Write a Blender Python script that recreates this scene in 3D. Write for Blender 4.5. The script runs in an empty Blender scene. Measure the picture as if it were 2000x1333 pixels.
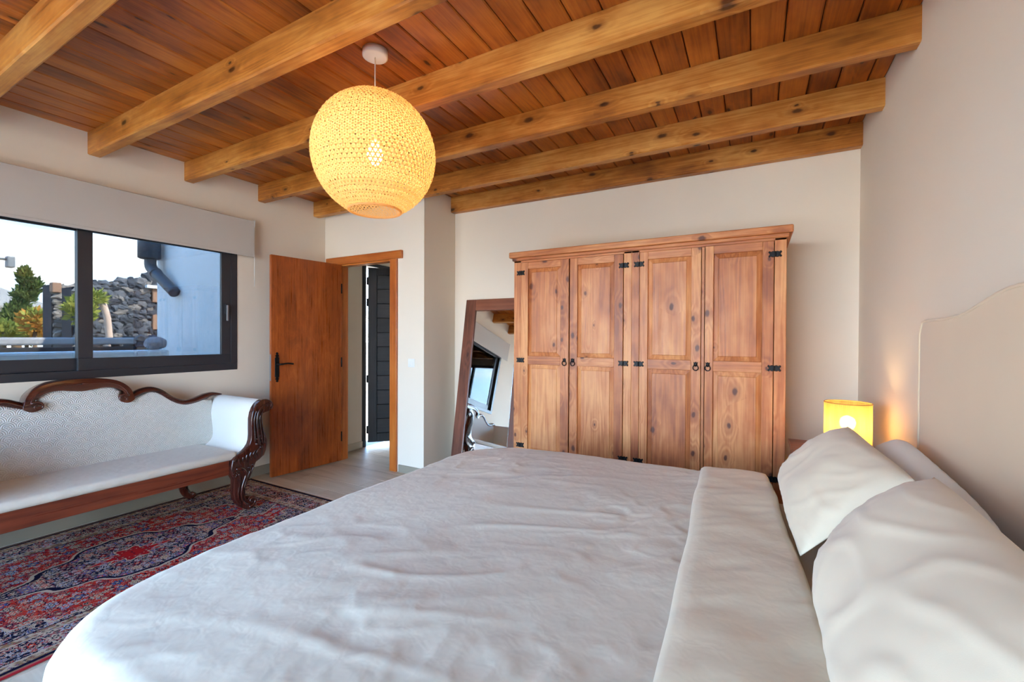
import bpy, bmesh, math, random
from mathutils import Vector, Matrix, noise
random.seed(7)
PI = math.pi
SC = bpy.context.scene
COL = SC.collection

# ------------------------------------------------------------------ camera
_f, _yaw, _pitch, _roll = 859.29, math.radians(28.838), math.radians(-.4767), math.radians(.2529)
_F = Vector((-math.sin(_yaw)*math.cos(_pitch), math.cos(_yaw)*math.cos(_pitch), math.sin(_pitch)))
_R0 = Vector((math.cos(_yaw), math.sin(_yaw), 0)); _U0 = _R0.cross(_F)
_R = _R0*math.cos(_roll) + _U0*math.sin(_roll); _U = _U0*math.cos(_roll) - _R0*math.sin(_roll)
cam_d = bpy.data.cameras.new('camera'); cam = bpy.data.objects.new('camera', cam_d); COL.objects.link(cam)
cam_d.sensor_width = 36; cam_d.lens = _f/2000*36; cam_d.clip_start = .02; cam_d.clip_end = 300
m = Matrix.Identity(4)
for i in range(3):
    m[i][0], m[i][1], m[i][2] = _R[i], _U[i], -_F[i]
m[0][3], m[1][3], m[2][3] = 4.0401, 0, 1.2962
cam.matrix_world = m
SC.camera = cam
SC.view_settings.view_transform = 'Standard'; SC.view_settings.look = 'None'
SC.view_settings.gamma = 1; SC.view_settings.use_curve_mapping = False
SC.view_settings.exposure = 2.05
SC.cycles.adaptive_threshold = .03

def lin(*c):
    r = []
    for v in c:
        v /= 255.
        r.append(v/12.92 if v <= .04045 else ((v+.055)/1.055)**2.4)
    return tuple(r) + (1,)

# ------------------------------------------------------------------ node helpers
class NT:
    def __init__(s, tree): s.t = tree; tree.nodes.clear()
    def n(s, typ, ins=None, **kw):
        nd = s.t.nodes.new(typ)
        for k, v in kw.items(): setattr(nd, k, v)
        for k, v in (ins or {}).items(): s.set(nd.inputs[k], v)
        return nd
    def set(s, sock, v):
        if isinstance(v, bpy.types.NodeSocket): s.t.links.new(v, sock)
        else:
            if sock.type == 'VECTOR' and len(v) == 4: v = v[:3]
            sock.default_value = v
    def m(s, op, a, b=0., c=None, clamp=False):
        ins = {0: a, 1: b}
        if c is not None: ins[2] = c
        return s.n('ShaderNodeMath', ins, operation=op, use_clamp=clamp).outputs[0]
    def v(s, op, a, b=(0, 0, 0)):
        nd = s.n('ShaderNodeVectorMath', {0: a, 1: b}, operation=op)
        return nd.outputs['Value'] if op in ('LENGTH', 'DISTANCE', 'DOT_PRODUCT') else nd.outputs[0]
    def mix(s, f, a, b, blend='MIX'):
        nd = s.n('ShaderNodeMix', data_type='RGBA', blend_type=blend)
        s.set(nd.inputs[0], f); s.set(nd.inputs[6], a); s.set(nd.inputs[7], b)
        return nd.outputs[2]
    def ramp(s, f, stops, interp='LINEAR'):
        nd = s.n('ShaderNodeValToRGB', {0: f}); nd.color_ramp.interpolation = interp
        e = nd.color_ramp.elements
        while len(e) < len(stops): e.new(.5)
        for el, (p, c) in zip(e, stops):
            el.position = p; el.color = c if len(c) == 4 else tuple(c)+(1,)
        return nd.outputs[0]
    def mr(s, x, a, b, c=0., d=1.):
        return s.n('ShaderNodeMapRange', {0: x, 1: a, 2: b, 3: c, 4: d}, interpolation_type='SMOOTHSTEP').outputs[0]
    def noise(s, vec, scale, detail=2, rough=.5, dist=0.):
        return s.n('ShaderNodeTexNoise', {'Vector': vec, 'Scale': scale, 'Detail': detail, 'Roughness': rough, 'Distortion': dist}).outputs[0]
    def map(s, vec, scale=(1, 1, 1), loc=(0, 0, 0)):
        return s.n('ShaderNodeMapping', {'Vector': vec, 'Scale': scale, 'Location': loc}).outputs[0]
    def coord(s, k='Object'): return s.n('ShaderNodeTexCoord').outputs[k]
    def rnd_coord(s):
        r = s.n('ShaderNodeObjectInfo').outputs['Random']
        off = s.n('ShaderNodeCombineXYZ', {0: s.m('MULTIPLY', r, 37.3), 1: s.m('MULTIPLY', r, 71.9), 2: s.m('MULTIPLY', r, 53.1)}).outputs[0]
        return s.v('ADD', s.coord(), off), r
    def bsdf(s, **k):
        ins = {}
        for a, b in k.items(): ins[a.replace('_', ' ')] = b
        nd = s.n('ShaderNodeBsdfPrincipled', ins); s.out(nd.outputs[0]); return nd
    def out(s, sh): s.n('ShaderNodeOutputMaterial', {0: sh})
    def bump(s, h, st=.3, dist=.01):
        return s.n('ShaderNodeBump', {'Height': h, 'Strength': st, 'Distance': dist}).outputs[0]

MATS = {}
def newmat(name):
    mt = bpy.data.materials.new(name); mt.use_nodes = True; MATS[name] = mt
    return mt, NT(mt.node_tree)

def plain(name, col, rough=.5, metal=0., spec=.5, bump=None, **kw):
    if name in MATS: return MATS[name]
    mt, t = newmat(name)
    c = t.coord()
    nz = t.noise(c, 9, 3)
    colr = t.mix(t.mr(nz, .3, .7, 0, .12), col, tuple(x*.8 for x in col[:3])+(1,))
    k = dict(Base_Color=colr, Roughness=rough, Metallic=metal)
    k['Specular_IOR_Level'] = spec
    if bump: k['Normal'] = t.bump(t.noise(c, bump[0], 4, .6), bump[1], bump[2] if len(bump) > 2 else .004)
    k.update(kw)
    t.bsdf(**k)
    return mt

# ------------------------------------------------------------------ sky, sun
WORLD_STRENGTH = 6.6
w = bpy.data.worlds.new('sky'); SC.world = w; w.use_nodes = True
t = NT(w.node_tree)
d = t.coord('Generated')
sep = t.n('ShaderNodeSeparateXYZ', {0: d})
zz = t.m('MAXIMUM', sep.outputs[2], 0.0)
dv = t.v('DIVIDE', d, t.n('ShaderNodeCombineXYZ', {0: t.m('ADD', zz, .28), 1: t.m('ADD', zz, .28), 2: 1.}).outputs[0])
cl = t.noise(t.map(dv, (1, 1, 1.5), (2.4, 3.4, 0)), 1.15, 7, .55, .4)
blue = t.ramp(zz, [(0, lin(196, 218, 236)), (.35, lin(112, 176, 234)), (1, lin(70, 138, 220))])
cov = t.m('SUBTRACT', cl, t.m('MULTIPLY', zz, .22))
sky = t.mix(t.mr(cov, .40, .58), blue, t.ramp(t.noise(dv, 3., 5), [(.35, lin(188, 195, 203)), (.65, lin(234, 233, 230))]))
bg = t.n('ShaderNodeBackground', {0: sky, 1: WORLD_STRENGTH})
t.n('ShaderNodeOutputWorld', {0: bg.outputs[0]})

sun_d = bpy.data.lights.new('sun', 'SUN'); sun_d.energy = 16.0; sun_d.angle = .01; sun_d.color = (1, .93, .82)
sun = bpy.data.objects.new('sun', sun_d); COL.objects.link(sun); sun.location = (10, 8, 14)
sun.rotation_euler = Vector((-.62, -.28, -.72)).to_track_quat('-Z', 'Y').to_euler()

def portal(name, loc, rot, sx, sy):
    l = bpy.data.lights.new(name, 'AREA'); l.shape = 'RECTANGLE'; l.size = sx; l.size_y = sy; l.cycles.is_portal = True
    o = bpy.data.objects.new(name, l); COL.objects.link(o); o.location = loc; o.rotation_euler = rot
portal('sky_portal_patio', (2.1, -2.22, 1.25), (PI/2, 0, 0), 3.8, 2.5)
portal('sky_portal_window', (-.26, 1.24, 1.53), (PI/2, 0, -PI/2), 2.03, 1.06)
portal('sky_portal_side_window', (-.26, -.82, 1.65), (PI/2, 0, -PI/2), .6, 1.5)
portal('sky_portal_hall', (-.24, 4.11, 1.08), (PI/2, 0, -PI/2), .82, 2.15)

# ------------------------------------------------------------------ mesh helpers
def wl(o):
    v = Vector((0, 0, 0))
    while o is not None: v += o.location; o = o.parent
    return v
def tag(o, label=None, cat=None, group=None, kind=None):
    if label: o['label'] = label
    if cat: o['category'] = cat
    if group: o['group'] = group
    if kind: o['kind'] = kind
    return o
def mesh_obj(name, me, mat, parent=None, loc=(0, 0, 0)):
    o = bpy.data.objects.new(name, me); COL.objects.link(o)
    if mat and not me.materials: me.materials.append(mat)
    o.parent = parent; o.location = loc
    return o
def shade(me, smooth=True):
    me.polygons.foreach_set('use_smooth', [smooth]*len(me.polygons))
def M(name, V, Fc, mat, parent=None, smooth=False, rel=False, origin=None):
    """V in world coordinates (or in the parent's frame with rel)"""
    if origin is None:
        xs, ys, zs = zip(*V)
        origin = ((min(xs)+max(xs))/2, (min(ys)+max(ys))/2, (min(zs)+max(zs))/2)
    ox, oy, oz = origin
    me = bpy.data.meshes.new(name)
    me.from_pydata([(x-ox, y-oy, z-oz) for x, y, z in V], [], Fc)
    if smooth: shade(me)
    me.update()
    loc = Vector(origin)
    if parent is not None and not rel: loc = loc - wl(parent)
    return mesh_obj(name, me, mat, parent, loc)
def from_bm(name, bm, mat, parent=None, smooth=False, rel=False):
    bm.normal_update()
    V = [tuple(v.co) for v in bm.verts]; bm.verts.index_update()
    Fc = [[v.index for v in f.verts] for f in bm.faces]; bm.free()
    return M(name, V, Fc, mat, parent, smooth, rel)
def bm_box(bm, x0, x1, y0, y1, z0, z1, bev=0, seg=2):
    r = bmesh.ops.create_cube(bm, size=1)
    vs = r['verts']
    for v in vs:
        v.co = ((x0+x1)/2+v.co.x*(x1-x0), (y0+y1)/2+v.co.y*(y1-y0), (z0+z1)/2+v.co.z*(z1-z0))
    if bev:
        es = list({e for v in vs for e in v.link_edges})
        bmesh.ops.bevel(bm, geom=es, offset=bev, segments=seg, affect='EDGES', profile=.5)
def box(name, x0, x1, y0, y1, z0, z1, mat, parent=None, bev=.0, rel=False, seg=2, smooth=False):
    bm = bmesh.new(); bm_box(bm, x0, x1, y0, y1, z0, z1, bev, seg)
    if callable(mat):
        s = (x1-x0, y1-y0, z1-z0); mat = mat('XYZ'[s.index(max(s))])
    return from_bm(name, bm, mat, parent, smooth, rel)
def boxes(name, L, mat, parent=None, bev=0, rel=False):
    bm = bmesh.new()
    for b in L: bm_box(bm, *b, bev)
    return from_bm(name, bm, mat, parent, False, rel)
def empty(name, loc, label=None, cat=None, group=None, kind=None, parent=None):
    o = bpy.data.objects.new(name, None); COL.objects.link(o); o.empty_display_size = .1
    o.location = loc if parent is None else Vector(loc)-wl(parent); o.parent = parent
    return tag(o, label, cat, group, kind)
def tube_mesh(P, rad, n=10, cap=True, flat=None):
    """sweep of circles with radius per point; flat=(axis vec, factor) squashes"""
    P = [Vector(p) for p in P]
    if not isinstance(rad, (list, tuple)): rad = [rad]*len(P)
    V, Fc = [], []
    up = None
    for i, p in enumerate(P):
        tdir = (P[min(i+1, len(P)-1)]-P[max(i-1, 0)]).normalized()
        if up is None:
            up = Vector((0, 0, 1)) if abs(tdir.z) < .9 else Vector((1, 0, 0))
        sx = tdir.cross(up).normalized(); up = sx.cross(tdir).normalized()
        for k in range(n):
            a = 2*PI*k/n
            q = sx*math.cos(a)*rad[i] + up*math.sin(a)*rad[i]
            if flat: q = q + Vector(flat[0])*(q.dot(Vector(flat[0])))*(flat[1]-1)
            V.append(tuple(p+q))
    for i in range(len(P)-1):
        for k in range(n):
            a, b = i*n+k, i*n+(k+1) % n
            Fc.append((a, b, b+n, a+n))
    if cap:
        Fc.append(tuple(range(n))[::-1]); Fc.append(tuple(range((len(P)-1)*n, len(P)*n)))
    return V, Fc
def tube(name, P, rad, mat, parent=None, n=10, flat=None, rel=False):
    V, Fc = tube_mesh(P, rad, n, True, flat)
    return M(name, V, Fc, mat, parent, True, rel)
def tubes(name, L, mat, parent=None, n=8, flat=None, rel=False):
    V, Fc = [], []
    for P, r in L:
        a, b = tube_mesh(P, r, n, True, flat); k = len(V)
        V += a; Fc += [tuple(i+k for i in f) for f in b]
    return M(name, V, Fc, mat, parent, True, rel)
def smooth_path(P, sub=6, closed=False):
    P = [Vector(p) for p in P]; n = len(P); out = []
    rng = range(n if closed else n-1)
    for i in rng:
        g = (lambda k: P[k % n]) if closed else (lambda k: P[max(0, min(n-1, k))])
        p0, p1, p2, p3 = g(i-1), g(i), g(i+1), g(i+2)
        for s in range(sub):
            u = s/sub
            out.append(.5*((2*p1)+(p2-p0)*u+(2*p0-5*p1+4*p2-p3)*u*u+(3*p1-p0-3*p2+p3)*u**3))
    if not closed: out.append(P[-1])
    return out
def lathe_mesh(prof, c, n=24, capb=True, capt=True):
    V, Fc = [], []
    for r, z in prof:
        for k in range(n):
            a = 2*PI*k/n; V.append((c[0]+r*math.cos(a), c[1]+r*math.sin(a), c[2]+z))
    for i in range(len(prof)-1):
        for k in range(n):
            a, b = i*n+k, i*n+(k+1) % n
            Fc.append((a, b, b+n, a+n))
    if capb: Fc.append(tuple(range(n))[::-1])
    if capt: Fc.append(tuple(range((len(prof)-1)*n, len(prof)*n)))
    return V, Fc
def lathe(name, prof, c, mat, parent=None, n=24, rel=False, capb=True, capt=True, smooth=True):
    V, Fc = lathe_mesh(prof, c, n, capb, capt)
    return M(name, V, Fc, mat, parent, smooth, rel)
def extrude_yz(name, poly, x0, x1, mat, parent=None, bev=.008, seg=3, shear=None, smooth=True):
    """closed outline (y,z) extruded along x, bevelled"""
    bm = bmesh.new()
    f0 = [bm.verts.new((x0, y, z)) for y, z in poly]
    f1 = [bm.verts.new((x1, y, z)) for y, z in poly]
    n = len(poly)
    A = bm.faces.new(f0); B = bm.faces.new(f1[::-1])
    for i in range(n): bm.faces.new((f0[i], f1[i], f1[(i+1) % n], f0[(i+1) % n])[::-1])
    bmesh.ops.recalc_face_normals(bm, faces=bm.faces[:])
    if bev:
        es = [e for e in bm.edges if (e.verts[0].co.x == e.verts[1].co.x)]
        bmesh.ops.bevel(bm, geom=es, offset=bev, segments=seg, affect='EDGES', profile=.5, clamp_overlap=True)
    big = [f for f in bm.faces if len(f.verts) > 4]
    if big: bmesh.ops.triangulate(bm, faces=big)
    if shear:
        for v in bm.verts: v.co.x += shear(v.co.z)
    o = from_bm(name, bm, mat, parent, smooth)
    return o
def auto_smooth(o, ang=40):
    me = o.data; shade(me, True)
    bm = bmesh.new(); bm.from_mesh(me)
    for e in bm.edges:
        if len(e.link_faces) == 2 and e.calc_face_angle(0) > math.radians(ang): e.smooth = False
    bm.to_mesh(me); bm.free(); return o

# ------------------------------------------------------------------ materials
def wood(kind, axis):
    name = 'wood_%s_%s' % (kind, axis)
    if name in MATS: return MATS[name]
    K = dict(
        # dark, mid, light, knot colour, knot density, rough, ring freq, along-scale
        ceiling=(lin(110, 48, 10), lin(166, 86, 24), lin(200, 118, 42), lin(58, 22, 6), .16, .34, 7, .5),
        beam=(lin(128, 68, 20), lin(188, 116, 44), lin(222, 160, 82), lin(70, 32, 8), .36, .42, 7, .5),
        pine=(lin(142, 72, 32), lin(188, 112, 60), lin(218, 152, 94), lin(80, 30, 8), .30, .45, 8, .45),
        door=(lin(116, 50, 14), lin(164, 78, 26), lin(196, 112, 48), lin(120, 50, 8), 0., .3, 4, .7),
        doorframe=(lin(160, 78, 22), lin(190, 102, 38), lin(206, 122, 54), lin(140, 60, 14), 0., .32, 5, .4),
        mahogany=(lin(44, 16, 12), lin(70, 28, 20), lin(88, 38, 26), lin(30, 10, 8), 0., .16, 9, .5),
        rail=(lin(92, 36, 22), lin(122, 54, 32), lin(140, 68, 42), lin(60, 22, 12), 0., .3, 9, .5),
        mirrorframe=(lin(84, 44, 28), lin(122, 68, 46), lin(142, 84, 58), lin(60, 26, 14), .1, .4, 8, .4),
        ebony=(lin(28, 26, 28), lin(40, 38, 40), lin(54, 50, 52), lin(18, 16, 18), 0., .5, 9, .3),
    )[kind]
    dark, mid, light, kn, dens, rough, rf, al = K
    kd = {'pine': (4.6, 8.), 'beam': (4.2, 9.), 'ceiling': (3., 8.)}.get(kind, (3., 7.))
    rw = {'pine': .10, 'beam': .06, 'ceiling': .05}.get(kind, .12)
    mt, t = newmat(name)
    c, r = t.rnd_coord()
    def sc(along, across): return tuple(along if 'XYZ'[i] == axis else across for i in range(3))
    s3 = t.n('ShaderNodeSeparateXYZ', {0: c}); ai = 'XYZ'.index(axis); o1, o2 = [i for i in range(3) if i != ai]
    wob = t.m('MULTIPLY', t.m('SUBTRACT', t.noise(c, 30, 2), .5), .012)
    k2 = t.n('ShaderNodeCombineXYZ', {0: t.m('MULTIPLY', t.m('ADD', s3.outputs[ai], wob), kd[0]), 1: t.m('MULTIPLY', t.m('ADD', wob, t.m('ADD', s3.outputs[o1], s3.outputs[o2])), kd[1])}).outputs[0]
    vor = t.n('ShaderNodeTexVoronoi', {'Vector': k2, 'Scale': 1., 'Randomness': 1.}, feature='F1', voronoi_dimensions='2D')
    dist, vcol = vor.outputs['Distance'], vor.outputs['Color']
    vsep = t.n('ShaderNodeSeparateColor', {0: vcol}); vr = vsep.outputs[0]
    dist = t.m('DIVIDE', dist, t.m('ADD', .45, vsep.outputs[1]))
    has = t.m('LESS_THAN', vr, dens)
    near = t.m('MULTIPLY', t.mr(dist, .5, .02), has)
    g = t.noise(t.map(c, sc(al, 6.)), 1., 3, .5, .3)
    ph = t.m('ADD', t.m('MULTIPLY', g, rf*1.9), t.m('MULTIPLY', near, 2.2))
    ring = t.m('ADD', t.m('MULTIPLY', t.m('SINE', t.m('MULTIPLY', ph, 5.)), .5), .5)
    fine = t.noise(t.map(c, sc(2.2, 95.)), 1., 4, .65)
    blot = t.noise(t.map(c, sc(1.4, 3.)), 1.5, 4, .6)
    if kind in ('door',):
        blot = t.noise(t.map(c, sc(1.6, 5.)), 1.7, 6, .7, .6)
        ring = t.m('MULTIPLY', ring, .25)
    val = t.m('ADD', t.m('MULTIPLY', ring, rw), t.m('ADD', t.m('MULTIPLY', fine, .42), t.m('MULTIPLY', blot, .80-rw)))
    val = t.m('ADD', val, t.m('MULTIPLY', t.m('SUBTRACT', r, .5), .16))
    col = t.ramp(val, [(.40, dark), (.60, mid), (.80, light)])
    ko, ki = {'pine': (.105, .045), 'beam': (.13, .05)}.get(kind, (.10, .04))
    kmask = t.m('MULTIPLY', t.mr(dist, ko, ki), has)
    halo = t.m('MULTIPLY', t.mr(dist, .30, .08), has)
    col = t.mix(t.m('MULTIPLY', halo, .45), col, dark)
    col = t.mix(t.m('MULTIPLY', kmask, .9), col, kn)
    bh = t.m('ADD', t.m('MULTIPLY', fine, .6), t.m('MULTIPLY', ring, .4))
    t.bsdf(Base_Color=col, Roughness=t.mr(fine, .2, .8, rough-.06, rough+.1), Normal=t.bump(bh, .18, .002),
           **({'Coat_Weight': .5, 'Coat_Roughness': .1} if kind == 'mahogany' else {}))
    return mt
W = lambda kind: (lambda ax: wood(kind, ax))

def m_wall():
    mt, t = newmat('plaster')
    c = t.coord()
    col = t.mix(t.noise(c, 1.6, 4), lin(233, 218, 198), lin(237, 224, 206))
    t.bsdf(Base_Color=col, Roughness=.85, Specular_IOR_Level=.2, Normal=t.bump(t.noise(c, 38, 4, .6), .12, .003))
    return mt
PLASTER = m_wall()
EXT_WHITE = plain('white_render', lin(244, 243, 240), .85, bump=(60, .2))

def fabric(name, col, scale=900, rough=.9, wr=(5, .25), col2=None, sheen=.2):
    if name in MATS: return MATS[name]
    mt, t = newmat(name)
    c = t.coord()
    nz = t.noise(c, 3, 3)
    colr = t.mix(nz, col, col2 or tuple(x*.93 for x in col[:3])+(1,))
    weave = t.noise(t.map(c, (1, 1, 1)), scale, 2)
    wrk = t.noise(c, wr[0], 2, .5, .3)
    b1 = t.bump(wrk, wr[1], .03)
    nb = t.n('ShaderNodeBump', {'Height': weave, 'Strength': .08, 'Distance': .001, 'Normal': b1}).outputs[0]
    t.bsdf(Base_Color=colr, Roughness=rough, Normal=nb, Sheen_Weight=sheen, Specular_IOR_Level=.15)
    return mt
LINEN = fabric('linen_duvet', lin(222, 211, 191), wr=(22, .09))
PILLOWF = fabric('linen_pillow', lin(233, 217, 190), wr=(6, .10))
WHITEP = fabric('white_pillowcase', lin(234, 226, 212), wr=(8, .14))
SHEET = fabric('sheet', lin(200, 182, 156), wr=(9, .1))
HEADF = fabric('headboard_cloth', lin(226, 200, 168), wr=(2, .05))
BASEF = fabric('base_cloth', lin(190, 180, 168), wr=(2, .05))
BLINDF = fabric('blind_cloth', lin(200, 190, 180), wr=(1.5, .02))
BLACK = plain('black_iron', lin(24, 23, 24), .45, .6, bump=(90, .3))
ANTHRA = plain('anthracite', lin(46, 47, 52), .38, .0, .5)
WHITEPL = plain('white_plastic', lin(235, 234, 230), .35)
CORDM = plain('cord', lin(235, 228, 215), .6)

def m_glass(name, tint, fr=.06):
    mt, t = newmat(name)
    tr = t.n('ShaderNodeBsdfTransparent', {0: tint}); gl = t.n('ShaderNodeBsdfGlossy', {0: (1, 1, 1, 1), 'Roughness': .01})
    f = t.n('ShaderNodeFresnel', {0: 1.45}).outputs[0]
    mx = t.n('ShaderNodeMixShader', {0: t.m('MULTIPLY', f, 1.), 1: tr.outputs[0], 2: gl.outputs[0]})
    t.out(mx.outputs[0]); return mt
TINT = m_glass('view_dimming_glass', (.285, .292, .294, 1))  # dark tint put into the panes to dim the bright outdoor view
CLEAR = m_glass('clear_glass', (.95, .97, .98, 1))
def m_mirror():
    mt, t = newmat('mirror_silver')
    t.bsdf(Base_Color=(.88, .91, .91, 1), Metallic=1., Roughness=.015); return mt
MIRROR = m_mirror()

def emit_mat(name, col, st):
    mt, t = newmat(name)
    e = t.n('ShaderNodeEmission', {0: col, 1: st}); t.out(e.outputs[0]); return mt
def transl(name, col, tcol, mixf=.5, weave=None):
    mt, t = newmat(name)
    c = t.coord()
    nz = t.noise(c, 40, 3)
    ca = t.mix(nz, col, tuple(x*.8 for x in col[:3])+(1,))
    df = t.n('ShaderNodeBsdfDiffuse', {0: ca}); tl = t.n('ShaderNodeBsdfTranslucent', {0: tcol})
    mx = t.n('ShaderNodeMixShader', {0: mixf, 1: df.outputs[0], 2: tl.outputs[0]})
    t.out(mx.outputs[0]); return mt

# ------------------------------------------------------------------ ROOM SHELL
RW, HC = 4.644, 2.698           # room width (x), ceiling boards (z)
YD, XR, YW, YB = 3.173, 1.363, 3.653, -2.1
wall_left = boxes('wall_left', [(-.25, 0, YB-.1, -1.12, 0, 2.9), (-.25, 0, -.52, .225, 0, 2.9), (-.25, 0, -1.12, -.52, 2.4, 2.9), (-.25, 0, -1.12, -.52, 0, .9), (-.25, 0, 2.255, 3.66, 0, 2.9), (-.25, 0, .225, 2.255, 0, 1.0), (-.25, 0, .225, 2.255, 2.06, 2.9)], PLASTER)
tag(wall_left, 'white plaster wall with the wide dark window above the sofa', kind='structure')
wall_back = boxes('wall_back', [(0, .235, YD, YD+.075, 0, 2.7), (.985, XR, YD, YD+.075, 0, 2.7), (.235, .985, YD, YD+.075, 2.06, 2.7)], PLASTER)
tag(wall_back, 'white plaster wall around the wooden doorway', kind='structure')
wall_return = boxes('wall_return', [(XR-.12, XR, YD+.075, YW, 0, 2.7)], PLASTER)
tag(wall_return, 'narrow white return wall between doorway and leaning mirror', kind='structure')
wall_recess = boxes('wall_recess', [(XR-.12, RW, YW, YW+.15, 0, 2.7)], PLASTER)
tag(wall_recess, 'white plaster wall behind the pine wardrobe', kind='structure')
wall_right = boxes('wall_right', [(RW, RW+.15, YB, YW+.15, 0, 2.9)], PLASTER)
tag(wall_right, 'white plaster wall behind the upholstered headboard', kind='structure')
wall_front = boxes('wall_front', [(0, .2, YB-.1, YB, 0, 2.9), (4.0, RW+.15, YB-.1, YB, 0, 2.9), (.2, 4.0, YB-.1, YB, 2.5, 2.9)], PLASTER)
tag(wall_front, 'white wall with added glazed patio opening facing the wardrobe', kind='structure')
# unseen patio door, added behind the camera and sized to bring in daylight
w2 = empty('added_patio_window', (2.1, YB-.05, 0), 'unseen glazed patio door with dark frame, added across from the wardrobe for daylight', kind='structure')
boxes('window_frame', [(.2, 4.0, YB-.08, YB-.02, 2.44, 2.5), (.2, .26, YB-.08, YB-.02, 0, 2.44), (3.94, 4.0, YB-.08, YB-.02, 0, 2.44), (.26, 3.94, YB-.08, YB-.02, 0, .05), (2.07, 2.13, YB-.08, YB-.02, .05, 2.44)], ANTHRA, w2)
box('pane', .26, 2.07, YB-.054, YB-.046, .05, 2.44, CLEAR, w2)
box('pane', 2.13, 3.94, YB-.054, YB-.046, .05, 2.44, CLEAR, w2)
w3 = empty('added_side_window', (-.05, -.82, 0), 'unseen narrow upright window added in the window wall to light the bed', kind='structure')  # unseen window, added to throw daylight on headboard, pillows and bed
boxes('window_frame', [(-.08, -.02, -1.12, -.52, 2.34, 2.4), (-.08, -.02, -1.12, -1.06, .9, 2.34), (-.08, -.02, -.58, -.52, .9, 2.34), (-.08, -.02, -1.06, -.58, .9, .96)], ANTHRA, w3)
box('pane', -.054, -.046, -1.06, -.58, .96, 2.34, CLEAR, w3)

# hall beyond the doorway
HX = .03
wall_hall = boxes('wall_hall', [(-.22, HX, 3.66, 3.70, 0, 2.6), (-.22, HX, 4.52, 4.75, 0, 2.6), (-.22, HX, 3.70, 4.52, 2.15, 2.6), (-.01, HX, 3.248, 3.66, 0, 2.6),
                                (HX, 1.30, 4.65, 4.75, 0, 2.6), (XR-.12, XR, YW+.15, 4.75, 0, 2.6)], PLASTER)
tag(wall_hall, 'white hallway walls seen through the open doorway', kind='structure')
hall_ceiling = box('ceiling_hall', -.2, XR-.06, 3.248, 4.75, 2.6, 2.69, PLASTER); tag(hall_ceiling, 'plain white hallway ceiling', kind='structure')

# floor
def m_floor():
    mt, t = newmat('floor_plank')
    c, r = t.rnd_coord()
    g = t.noise(t.map(c, (1.2, 9, 1)), 1.4, 5, .6, .5)
    f = t.noise(t.map(c, (6, 120, 1)), 1, 3, .6)
    v = t.m('ADD', t.m('MULTIPLY', g, .75), t.m('ADD', t.m('MULTIPLY', f, .2), t.m('MULTIPLY', r, .22)))
    col = t.ramp(v, [(.3, lin(160, 138, 116)), (.55, lin(198, 178, 154)), (.85, lin(216, 200, 178))])
    t.bsdf(Base_Color=col, Roughness=.45, Normal=t.bump(f, .1, .002)); return mt
FLOORM = m_floor()
floor = box('floor', -.2, RW+.1, YB-.1, 4.75, -.2, -.006, plain('grout', lin(120, 108, 98), .9))
tag(floor, 'light grey-beige wood plank floor', kind='structure')
y = YB
row = 0
while y < 4.6:
    x = -[.0, .55, .3, .8, .15][row % 5]
    while x < RW:
        x0, x1 = max(x, 0.0 if y < 3.2 else .03), min(x+1.2, RW if y < YW-.2 else XR-.12)
        if x1-x0 > .02:
            box('plank', x0+.001, x1-.001, y+.001, min(y+.199, 4.64), -.006, 0, FLOORM, floor, .0012, seg=1)
        x += 1.2
    y += .2; row += 1

# ceiling: boards along y, beams along x
ceiling = box('ceiling', -.3, RW+.2, YB-.15, 4.8, HC+.018, HC+.22, plain('roof_deck', lin(90, 60, 40), .8))
tag(ceiling, 'orange-brown tongue-and-groove board ceiling with heavy timber beams', kind='structure')
pitch = .1386
k0 = -26
for k in range(k0, 12):
    xa, xb = 3.459+k*pitch, 3.459+(k+1)*pitch
    if xb < .01 or xa > RW-.01: continue
    xa, xb = max(xa, 0), min(xb, RW)
    ye = YD if xb < XR else YW
    bm = bmesh.new()
    g = .0025
    bm_box(bm, xa+g, xb-g, YB, ye, HC, HC+.018, .005, 1)
    from_bm('board', bm, wood('ceiling', 'Y'), ceiling)
for i, yb in enumerate((-1.69, -1.10, -.51, .078, .666, 1.2536, 1.8412, 2.4443, 3.0299, 3.579)):
    xs = 0 if yb < YD-.05 else XR
    bw = .0738
    bm = bmesh.new()
    nseg = 40
    prof = [(yb, HC-.001), (yb, HC-.145), (yb+.008, HC-.1512), (yb+bw-.008, HC-.1512), (yb+bw, HC-.145), (yb+bw, HC-.001)]
    V, Fc = [], []
    for s in range(nseg+1):
        xx = xs+(RW-xs)*s/nseg
        for j, (py, pz) in enumerate(prof):
            jj = .0016*noise.noise((xx*3.1, i*9.7+j*1.3, 0)) if 0 < s < nseg and j not in (0, 5) else 0
            V.append((xx, py+jj, pz+.0016*noise.noise((xx*2.3+5, i*4.1+j*.4, 3))*(j not in (0, 5))))
    n = len(prof)
    for s in range(nseg):
        for j in range(n):
            a, b = s*n+j, s*n+(j+1) % n
            Fc.append((a, a+n, b+n, b))
    Fc.append(tuple(range(n))); Fc.append(tuple(range(nseg*n, nseg*n+n))[::-1])
    M('beam', V, Fc, wood('beam', 'X'), ceiling)
    bm.free()

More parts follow.
